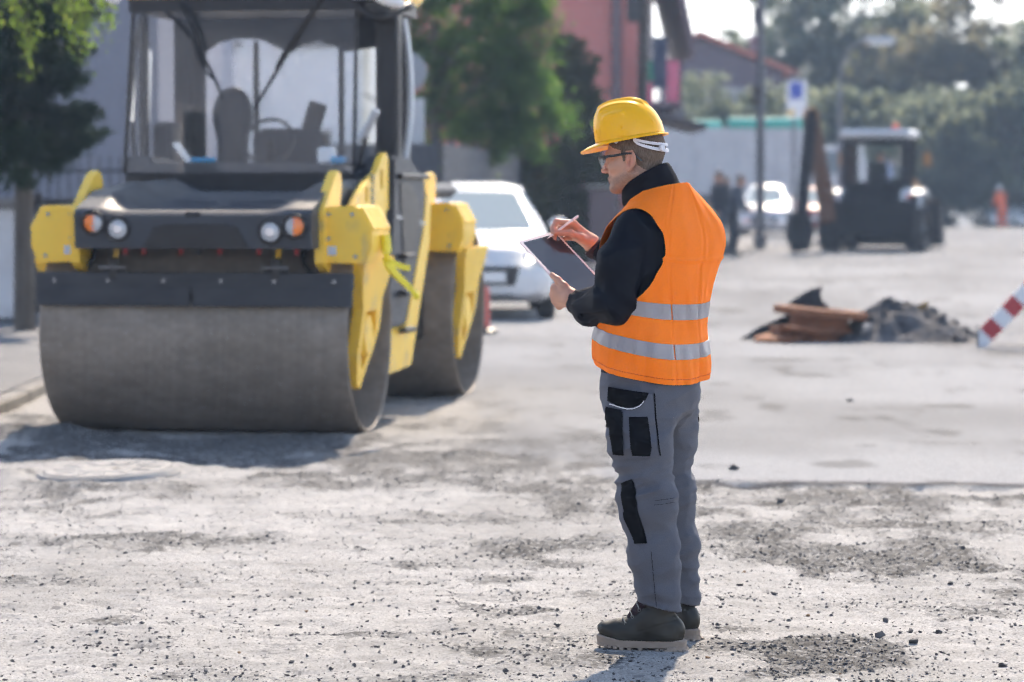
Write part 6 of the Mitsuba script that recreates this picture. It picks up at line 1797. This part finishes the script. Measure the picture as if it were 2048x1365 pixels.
def figure(label, x, y, z, deg, top, legs, pose='stand', hat=None, hair_=True, k=1.0, h=.022):
    """a person of 1.76 m * k; deg 0 faces the camera"""
    M = facing(x, y, deg, z) @ M4(np.eye(3) * k)
    t = thing('person', label, 'person')
    if pose == 'stand':
        hip, kn, an = (0, .095, .92), (.03, .105, .50), (-.02, .11, .09)
        hip2, kn2, an2 = (0, -.095, .92), (.0, -.11, .50), (-.05, -.12, .09)
        el, wr = (-.02, .27, 1.14), (.14, .22, .95)
        el2, wr2 = (-.02, -.27, 1.14), (.16, -.14, 1.10)
        zs = 0
    elif pose == 'lean':
        hip, kn, an = (-.02, .095, .90), (.06, .105, .49), (-.02, .11, .09)
        hip2, kn2, an2 = (-.02, -.095, .90), (.02, -.11, .48), (-.10, -.12, .09)
        el, wr = (.16, .26, 1.10), (.34, .14, 1.02)
        el2, wr2 = (.16, -.26, 1.10), (.34, -.12, 1.0)
        zs = 0
    else:
        zs = -.42
        hip, kn, an = (0, .10, .50), (.44, .14, .53), (.46, .14, .10)
        hip2, kn2, an2 = (0, -.10, .50), (.44, -.14, .53), (.46, -.14, .10)
        el, wr = (.10, .27, .78), (.36, .16, .82)
        el2, wr2 = (.10, -.27, .78), (.36, -.16, .82)
    fwd = {'stand': .0, 'lean': .14, 'sit': .02}[pose]
    ch, nk, hd_ = (fwd * .7, 0, 1.33 + zs), (fwd, 0, 1.50 + zs), (fwd + .03, 0, 1.655 + zs)
    sh = lambda s: (fwd * .8 - .01, s * .185, 1.43 + zs)
    def trunk(q, g):
        d = sd_ell(q, (fwd * .6, 0, 1.28 + zs), (.115 + g, .175 + g, .24 + g))
        d = smin(d, sd_ell(q, (.0, 0, 1.0 + zs), (.11 + g, .155 + g, .17 + g)), .1)
        for s in (1, -1):
            d = smin(d, sd_cone(q, sh(s), (fwd * .8, s * .06, 1.44 + zs), .07 + g, .07 + g), .08)
        return d
    def limbs_a(q, g):
        d = None
        for s, e, w in ((1, el, wr), (-1, el2, wr2)):
            c = chain(q, [(*sh(s), .058 + g), (*e, .044 + g), (*w, .03 + g)], .03)
            d = c if d is None else np.minimum(d, c)
        return d
    def limbs_l(q, g):
        d = None
        for a, b, c in ((hip, kn, an), (hip2, kn2, an2)):
            e = chain(q, [(*a, .088 + g), (*b, .058 + g), (*c, .04 + g)], .04)
            d = e if d is None else smin(d, e, .03)
        return d
    def skin(q):
        d = smin(sd_ell(q, hd_, (.095, .076, .118)), sd_ell(q, (hd_[0] + .03, 0, hd_[2] - .07), (.06, .055, .06)), .04)
        d = smin(d, sd_ell(q, (hd_[0] + .10, 0, hd_[2] - .015), (.018, .014, .022)), .015)
        for s in (1, -1):
            d = smin(d, sd_ell(q, (hd_[0] - .005, s * .078, hd_[2] - .01), (.02, .008, .03)), .01)
        d = smin(d, sd_cone(q, (hd_[0] - .02, 0, hd_[2] - .06), nk, .05, .058), .03)
        d = smin(d, trunk(q, -.02), .05)
        d = smin(d, smin(limbs_a(q, -.008), limbs_l(q, -.012), .03), .04)
        for e, w in ((el, wr), (el2, wr2)):
            w = A(w); n = (w - A(e)); n /= np.linalg.norm(n)
            d = smin(d, sd_ell(q, w + n * .05, (.05, .03, .03), None), .02)
            for f_ in (-1.5, -.5, .5, 1.5):
                d = smin(d, sd_cone(q, w + n * .07 + A([0, f_ * .014, 0]), w + n * .135 + A([.01, f_ * .016, -.02]), .010, .008), .008)
            d = smin(d, sd_cone(q, w + n * .03, w + n * .08 + A([.03, 0, .02]), .012, .009), .008)
        return d
    lo, hi = (-.35, -.42, 0), (.62, .42, 1.84)
    part(t, 'body', surface(skin, lo, hi, h, 1), 'mat_skin_plain', True, M=M)
    part(t, 'jacket', surface(lambda q: np.maximum(smin(trunk(q, .018), np.where(np.abs(q[:, 1]) > .0, limbs_a(q, .014), 9), .05) + (meshkit.noise(q * 9, 3) - .5) * .02, .86 + zs - q[:, 2] - 9 * (np.abs(q[:, 1]) > .18)), lo, hi, h, 1), top, True, M=M)
    part(t, 'trousers', surface(lambda q: smin(limbs_l(q, .016), sd_ell(q, (0, 0, .95 + zs), (.12, .165, .12)), .06) + (meshkit.noise(q * 10, 5) - .5) * .016, lo, hi, h, 1), legs, True, M=M)
    for a in (an, an2):
        part(t, 'shoe', surface(lambda q: np.maximum(smin(sd_ell(q, (a[0] + .09, a[1], .045), (.13, .048, .05)), sd_ell(q, (a[0] - .02, a[1], .06), (.06, .045, .07)), .04), .0 - q[:, 2]), (a[0] - .15, a[1] - .1, -.02), (a[0] + .28, a[1] + .1, .2), .018, 1), 'mat_shoe', True, M=M)
    if hair_:
        part(t, 'hair', surface(lambda q: np.maximum(sd_ell(q, (hd_[0] - .008, 0, hd_[2] + .012), (.102, .084, .118)), hd_[2] + .03 - .5 * np.clip(hd_[0] + .03 - q[:, 0], 0, .12) * 1.6 - q[:, 2]), (-.2, -.15, 1.3 + zs), (.35, .15, 1.86), .018, 1), 'mat_hair', True, M=M)
    if hat:
        part(t, 'hard_hat', surface(lambda q: np.minimum(np.maximum(sd_ell(q, (hd_[0] - .01, 0, hd_[2] + .04), (.125, .105, .125)), hd_[2] + .035 - q[:, 2]), sd_ell(q, (hd_[0] + .02, 0, hd_[2] + .038), (.16, .115, .014))), (-.25, -.2, 1.5 + zs), (.4, .2, 1.88), .016, 1), hat, True, M=M)
    return t


figure('man in a dark coat standing by the pavement edge, nearer the hard hat man', 4.47, 64.6, .03, 60, 'mat_cloth_dark', 'mat_cloth_slate', k=1.04)
figure('person in slate blue clothes bending towards the man in the dark coat', 4.80, 65.2, .03, -70, 'mat_cloth_slate', 'mat_cloth_dark', 'lean')
figure('person in grey standing behind the two dressed in dark clothes', 5.0, 70, .03, 10, 'mat_cloth_greyt', 'mat_cloth_khaki', k=.98)
figure('driver in a pale blue shirt sitting in the cab of the digger', 8.80, 71.75, 1.02, 12, 'mat_cloth_shirt', 'mat_cloth_dark', 'sit')
figure('worker in orange overalls and white helmet far down the road', 19.5, 119.5, -.24, 150, 'mat_cloth_orange', 'mat_cloth_orange', 'lean', hat='mat_hat_white', hair_=False)
# ------------------------------------------------------------------ barrier, manhole, rubble, loose stones and grit
mat('barrier_red', (.36, .025, .035), .4); mat('barrier_white', (.62, .64, .68), .4); mat('iron_rust', proc(lambda p, n, uv: mix((.11, .042, .02), (.30, .125, .06), fbm(p.x * 9, p.y * 9, p.z * 14, 4))), .85)
mat('asphalt_lump', proc(lambda p, n, uv: mix((.022, .024, .03), (.09, .09, .095), fbm(p.x * 7, p.y * 7, p.z * 7, 4)) + mi.Color3f(.09, .085, .08) * smoothstep(.45, .8, fbm(p.x * 3, p.y * 3, p.z * 3, 3)) * smoothstep(.2, 1.0, n.z)), .85)
mat('asphalt_dark', (.02, .021, .025), .8); mat('lump_pale', proc(lambda p, n, uv: mix((.2, .2, .21), (.42, .41, .4), fbm(p.x * 8, p.y * 8, p.z * 8, 4))), .85); mat('lump_ochre', (.30, .2, .08), .85)
mat('iron_dusty', proc(lambda p, n, uv: mix((.20, .195, .185), (.36, .35, .335), fbm(p.x * 7, p.y * 7, p.z * 5, 4)) * (.85 + .3 * noise(p.x * 70, p.y * 70, p.z * 70))), .8)
t = thing('barrier_board', 'red and white striped barrier board leaning at the right edge of the picture', 'barrier')
o = A([4.475, 28.75, .195]); ax_ = A([math.cos(math.radians(46)), 0, math.sin(math.radians(46))]); nx_ = A([ax_[2], 0, -ax_[0]])
pl = lambda s, w: tuple((o + ax_ * s + nx_ * w)[[0, 2]])
W_ = .165
segs = [.0, .02, .17, .315, .465, .615, .765, .915, 1.065, 1.215, 1.40]
for k in range(len(segs) - 1):
    a, b = segs[k], segs[k + 1]
    P = [pl(a, 0), pl(b, 0), pl(b, W_), pl(a, W_)] if k else [(4.475, .0), (4.475, .195), pl(b, 0), pl(b, W_), (4.52, .0)]
    part(t, 'stripe', prism(P[::-1] if k else P[::-1], 'y', 28.735, 28.765 - .0), 'mat_barrier_' + ('red' if k % 2 else 'white'))
part(t, 'edge_plate', box2((4.462, 28.73, .0), (4.474, 28.77, .24), .002), 'mat_roller_black')
part(t, 'prop', bar((5.32, 28.79, .93), (5.45, 29.3, .02), .05, .05), 'mat_barrier_white')
part(t, 'base_plate', box2((5.15, 29.1, .02), (5.75, 29.5, .10), .02), 'mat_roller_black')

t = thing('manhole_cover', 'dusty raised manhole cover in the dug-up strip in front of the roller', 'manhole cover')
MM = M4(rotm((0, 1, 0), -2.2) @ rotm((1, 0, 0), 2.5), (-2.2, 16.28, -.026))
part(t, 'frame', lathe([(.0, -.1), (.40, -.1), (.395, .04), (.375, .066), (.352, .066), (.350, .05), (0, .05)], 64), 'mat_iron_dusty', 30, M=MM)
cv = part(t, 'cover', lathe([(0, .048), (.345, .048), (.345, .068), (.335, .074), (.31, .074), (.305, .070), (.16, .070), (.155, .074), (.13, .074), (.125, .07), (0, .07)], 64), 'mat_iron_dusty', 30, M=MM)
for k in range(12):
    a = k * PI / 6
    part(cv, 'rib', xf(box(.235, 0, .0715, .12, .022, .007, .002), M4(rotm((0, 0, 1), 30 * k))), 'mat_iron_dusty', M=MM)
part(cv, 'lifting_hole', lathe([(0, .0705), (.022, .0705), (.022, .0725), (0, .0725)], 16), 'mat_asphalt_dark', M=MM @ M4(t=(.05, -.02, 0)))

# old manhole ring lying on the rubble
RB = 29.95
t = thing('manhole_ring', 'rusty cast iron manhole ring lying upside down by the rubble heap', 'manhole ring')
RM_ = M4(rotm((0, 1, 0), 5), (3.07, RB, .16))
part(t, 'flange', lathe([(.27, .12), (.455, .115), (.475, .13), (.47, .19), (.27, .20)], 64, cap=False), 'mat_iron_rust', 30, M=RM_)
scene[t + '__flange'] = mikit.ply(xf(loft(A([[[r * math.cos(a), r * math.sin(a), z] for a in np.arange(64) * 2 * PI / 64] for r, z in [(.27, .12), (.455, .115), (.475, .13), (.47, .19), (.27, .20)]]), False, True), RM_), 'mat_iron_rust', 30)
part(t, 'body', loft(A([[[r * math.cos(a), r * math.sin(a), z] for a in np.arange(64) * 2 * PI / 64] for r, z in [(.30, .0), (.29, .12), (.26, .12), (.27, .0)]]), False, True), 'mat_iron_rust', 30, M=RM_)
t = thing('manhole_ring', 'second rusty ring flat on the road under the tilted one', 'manhole ring')
R2_ = M4(rotm((0, 1, 0), 1.5), (3.0, RB + .02, .015))
for nm, pr in (('flange', [(.25, .10), (.41, .10), (.425, .112), (.42, .145), (.25, .15)]), ('body', [(.345, .0), (.335, .10), (.30, .10), (.31, .0)])):
    part(t, nm, loft(A([[[r * math.cos(a), r * math.sin(a), z] for a in np.arange(64) * 2 * PI / 64] for r, z in pr]), False, True), 'mat_iron_rust', 30, M=R2_)
one('iron_plate', xf(lathe([(0, 0), (.25, 0), (.26, .015), (.26, .05), (.2, .065), (0, .065)], 40), M4(rotm((0, 1, 0), -6) @ rotm((1, 0, 0), 5), (2.66, RB - .30, .05))), 'mat_iron_rust', 'small rusty iron lid lying against the manhole ring', 'iron lid', 30)
one('iron_plate', xf(lathe([(0, 0), (.19, 0), (.2, .015), (.2, .04), (.15, .05), (0, .05)], 36), M4(rotm((0, 1, 0), 9) @ rotm((1, 0, 0), -4), (2.83, RB - .40, .135))), 'mat_iron_rust', 'smaller rusty iron lid lying on top of the larger lid', 'iron lid', 30)
# broken slabs of asphalt leaning on the ring
def slab(P, th_, tilt, at_, seed):
    v, f = frm(to_m3(prism(P, 'y', -th_ / 2, th_ / 2)).refine_to_length(.05))
    v = v + vnormals(v, f) * (fb(v * 9, seed, 4) * .03)[:, None]
    return xf((v, f), M4(rotm((1, 0, 0), tilt), at_))


one('asphalt_slab', slab([(-.22, 0), (-.08, .1), (.02, .16), (.16, .20), (.13, .10), (.16, .04), (.22, 0), (.2, -.3), (-.2, -.3)], .07, -14, (2.98, RB + .34, .36), 3), 'mat_asphalt_dark', 'dark pointed asphalt shard standing behind the manhole ring', 'asphalt slab', 30)
one('asphalt_slab', slab([(-.42, -.02), (-.25, .1), (.05, .24), (.28, .26), (.3, -.02)], .08, -28, (2.72, RB + .22, .04), 5), 'mat_asphalt_dark', 'dark flat asphalt slab leaning low on the left of the manhole ring', 'asphalt slab', 30)
rg = np.random.default_rng(21)
heap = lambda x: np.interp(x, [3.3, 3.5, 3.75, 3.95, 4.15, 4.3, 4.5, 4.75], [.10, .26, .46, .40, .33, .32, .17, .03])
def lump(x, y, z, r, seed, m='mat_asphalt_lump', flat=.8, lab='dark broken asphalt lump in the heap beside the rusty manhole ring', grp='asphalt lumps of the rubble heap'):
    v, f = rock(seed, r, flat, 4, .35)
    return one('rubble_lump', (v @ rotm((0, 0, 1), rg.uniform(0, 360)).T @ rotm((1, 0, 0), rg.uniform(-30, 30)).T + A([x, y, z]), f), m, lab, 'rubble', 28, grp)
hx, hy = np.meshgrid(np.linspace(3.15, 4.85, 60), np.linspace(-.62, .62, 44))
hz = np.maximum(0, np.interp(hx, [3.2, 3.45, 3.75, 3.95, 4.15, 4.3, 4.5, 4.8], [0, .22, .44, .40, .33, .32, .16, 0]) * (1 - (np.abs(hy) / .62) ** 1.3))
hz = hz * (.62 + .7 * nz(hx, hy, 7, 51)) + .03 * nz(hx, hy, 22, 52) - .02
hv_ = np.stack([hx, hy + RB + .05, hz + .02], -1)
ii, jj = np.meshgrid(np.arange(43), np.arange(59), indexing='ij')
one('rubble_mound', (hv_.reshape(-1, 3), tri(np.stack([ii * 60 + jj, ii * 60 + jj + 1, (ii + 1) * 60 + jj + 1, (ii + 1) * 60 + jj], -1).reshape(-1, 4))), 'mat_asphalt_lump', 'mound of crumbled dark asphalt between the broken lumps', 'rubble', 30, kind='stuff')
for k, (x, dz, r) in enumerate(((3.62, .05, .19), (3.78, .20, .21), (3.98, .14, .2), (4.18, .10, .18), (4.32, .14, .16), (3.9, .34, .11), (4.22, .26, .11), (3.45, .06, .15), (4.5, .05, .14), (4.62, .04, .10))):
    lump(x, RB + rg.uniform(-.05, .2), dz, r, 50 + k)
for k in range(60):
    x = rg.uniform(3.3, 4.7); d = rg.uniform(-.55, .5)
    z = max(.02, float(heap(x)) * (1 - (abs(d) / .62) ** 1.4) - .03)
    lump(x, RB + .05 + d, z, rg.uniform(.05, .12), 70 + k)
lump(3.52, RB - .30, .14, .10, 140, 'mat_lump_pale', .9, 'pale grey lump at the front of the rubble heap next to the ring', None)
lump(3.74, RB - .36, .13, .13, 141, 'mat_lump_pale', .8, 'largest pale grey lump at the foot of the rubble heap', None)
lump(4.12, RB + .16, .37, .13, 142, 'mat_lump_ochre', .35, 'flat ochre coloured lump lying on top of the rubble heap', None)
lump(4.35, RB - .36, .08, .085, 143, 'mat_lump_pale', .9, 'small pale lump at the right foot of the rubble heap', None)

# ---- loose stones: the largest one by one, the grit as one mass
mat('stone_dark', proc(lambda p, n, uv: mix((.025, .027, .031), (.09, .09, .095), noise(p.x * 70, p.y * 70, p.z * 70))), .85)
mat('stone_brown', (.17, .105, .06), .85); mat('stone_pale', (.34, .33, .315), .85); mat('stone_grey', proc(lambda p, n, uv: mix((.05, .052, .058), (.14, .14, .148), noise(p.x * 50, p.y * 50, p.z * 50))), .85)
SV = [mikit.ply(rock(500 + k, 1.0, .7, 2, .5), None, 40) for k in range(8)]
RV = [rock(600 + k, 1.0, .65, 1, .0) for k in range(10)]


def stone(x, y, r, m, lab, grp):
    k = thing('loose_stone', lab, 'stone', grp)
    z = ground_h(x, y)
    scene[k] = {**SV[int(rg.integers(8))], 'bsdf': {'type': 'ref', 'id': m}, 'to_world': T().translate([x, y, z + r * .33]).rotate([0, 0, 1], float(rg.uniform(0, 360))).rotate([1, 0, 0], float(rg.uniform(-25, 25))).scale([r * float(rg.uniform(.85, 1.2)), r, r * float(rg.uniform(.8, 1.1))])}


DK = ('small dark stone lying loose on the dusty ground', 'dark loose stones on the ground')
GR = ('small mid grey stone lying loose on the dusty ground', 'grey loose stones on the ground')
BR = ('small brown stone lying loose on the dusty ground', 'brown loose stones on the ground')
# (x, y, radius) of those that stand out, read off the photograph
for x, y, r in ((.164, 10.72, .0165), (-.47, 10.32, .011), (-.39, 9.93, .013), (-.02, 9.78, .013), (-.74, 10.0, .013), (-1.10, 9.92, .012), (1.37, 10.93, .019), (1.52, 10.62, .020), (1.43, 10.70, .016), (1.40, 10.4, .022), (1.46, 10.14, .013),
                (1.74, 11.85, .016), (1.80, 11.75, .014), (1.02, 11.6, .017), (.90, 11.75, .014), (.80, 11.35, .012), (1.33, 10.13, .014), (1.98, 10.1, .019), (1.88, 10.3, .018), (1.62, 9.85, .018), (1.95, 11.2, .015), (.72, 13.1, .02), (1.95, 12.9, .02), (1.35, 15.1, .035), (1.21, 16.3, .03), (2.43, 21.5, .03)):
    stone(x, y, r, 'mat_stone_dark', *DK)
stone(1.30, 10.55, .024, 'mat_stone_grey', 'roundest pale grey stone right of the boots', None)
stone(.655, 10.02, .014, 'mat_stone_brown', 'orange brown pebble just right of the left boot heel', None)
for _ in range(120):
    y = 9.3 + 5.2 * rg.random() ** 1.7; x = rg.uniform(-.175, .175) * y
    if abs(x - .5) < .3 and abs(y - 10.3) < .35:
        continue
    q = rg.random()
    m, (lab, grp) = ('mat_stone_dark', DK) if q < .62 else ('mat_stone_grey', GR) if q < .88 else ('mat_stone_brown', BR)
    stone(x, y, rg.uniform(.006, .0125), m, lab, grp)


def grit(n, name, lab, m, seed, rlo, rhi, bias, yr=(8.9, 16.5)):
    g = np.random.default_rng(seed)
    X = []
    while len(X) < n:
        y = yr[0] + (yr[1] - yr[0]) * g.random(4000) ** 1.5; x = g.uniform(-.19, .19, 4000) * y
        gm = gravel_mask(x, y); a = asphalt_edge(x, y)
        keep = (g.random(4000) < bias + (1 - bias) * gm ** 1.3) & (a < .1)
        X += list(zip(x[keep], y[keep]))
    X = A(X[:n]); z = ground_z(X[:, 0], X[:, 1])
    r = rlo + (rhi - rlo) * g.random(n) ** 3
    V, F, at_ = [], [], 0
    kind = g.integers(0, len(RV), n); ang_ = g.uniform(0, 2 * PI, n)
    for k in range(len(RV)):
        s = np.where(kind == k)[0]
        v, f = RV[k]
        c, sn = np.cos(ang_[s])[:, None], np.sin(ang_[s])[:, None]
        P = np.stack([v[None, :, 0] * c - v[None, :, 1] * sn, v[None, :, 0] * sn + v[None, :, 1] * c, np.repeat(v[None, :, 2], len(s), 0)], -1) * r[s][:, None, None]
        P = P + np.stack([X[s, 0], X[s, 1], z[s] + r[s] * .2], -1)[:, None]
        V.append(P.reshape(-1, 3)); F.append((f[None] + (np.arange(len(s)) * len(v))[:, None, None] + at_).reshape(-1, 3)); at_ += len(s) * len(v)
    one(name, (np.vstack(V), np.vstack(F)), m, lab, 'gravel', False, kind='stuff')


grit(16000, 'dark_gravel', 'dark asphalt grit scattered over the dug-up ground', 'mat_stone_dark', 1, .0022, .0105, .10)
grit(9000, 'grey_gravel', 'grey grit scattered over the dug-up ground', 'mat_stone_grey', 2, .002, .0095, .16)
grit(1800, 'pale_gravel', 'pale and brownish grit scattered over the dug-up ground', 'mat_stone_pale', 3, .002, .008, .25)
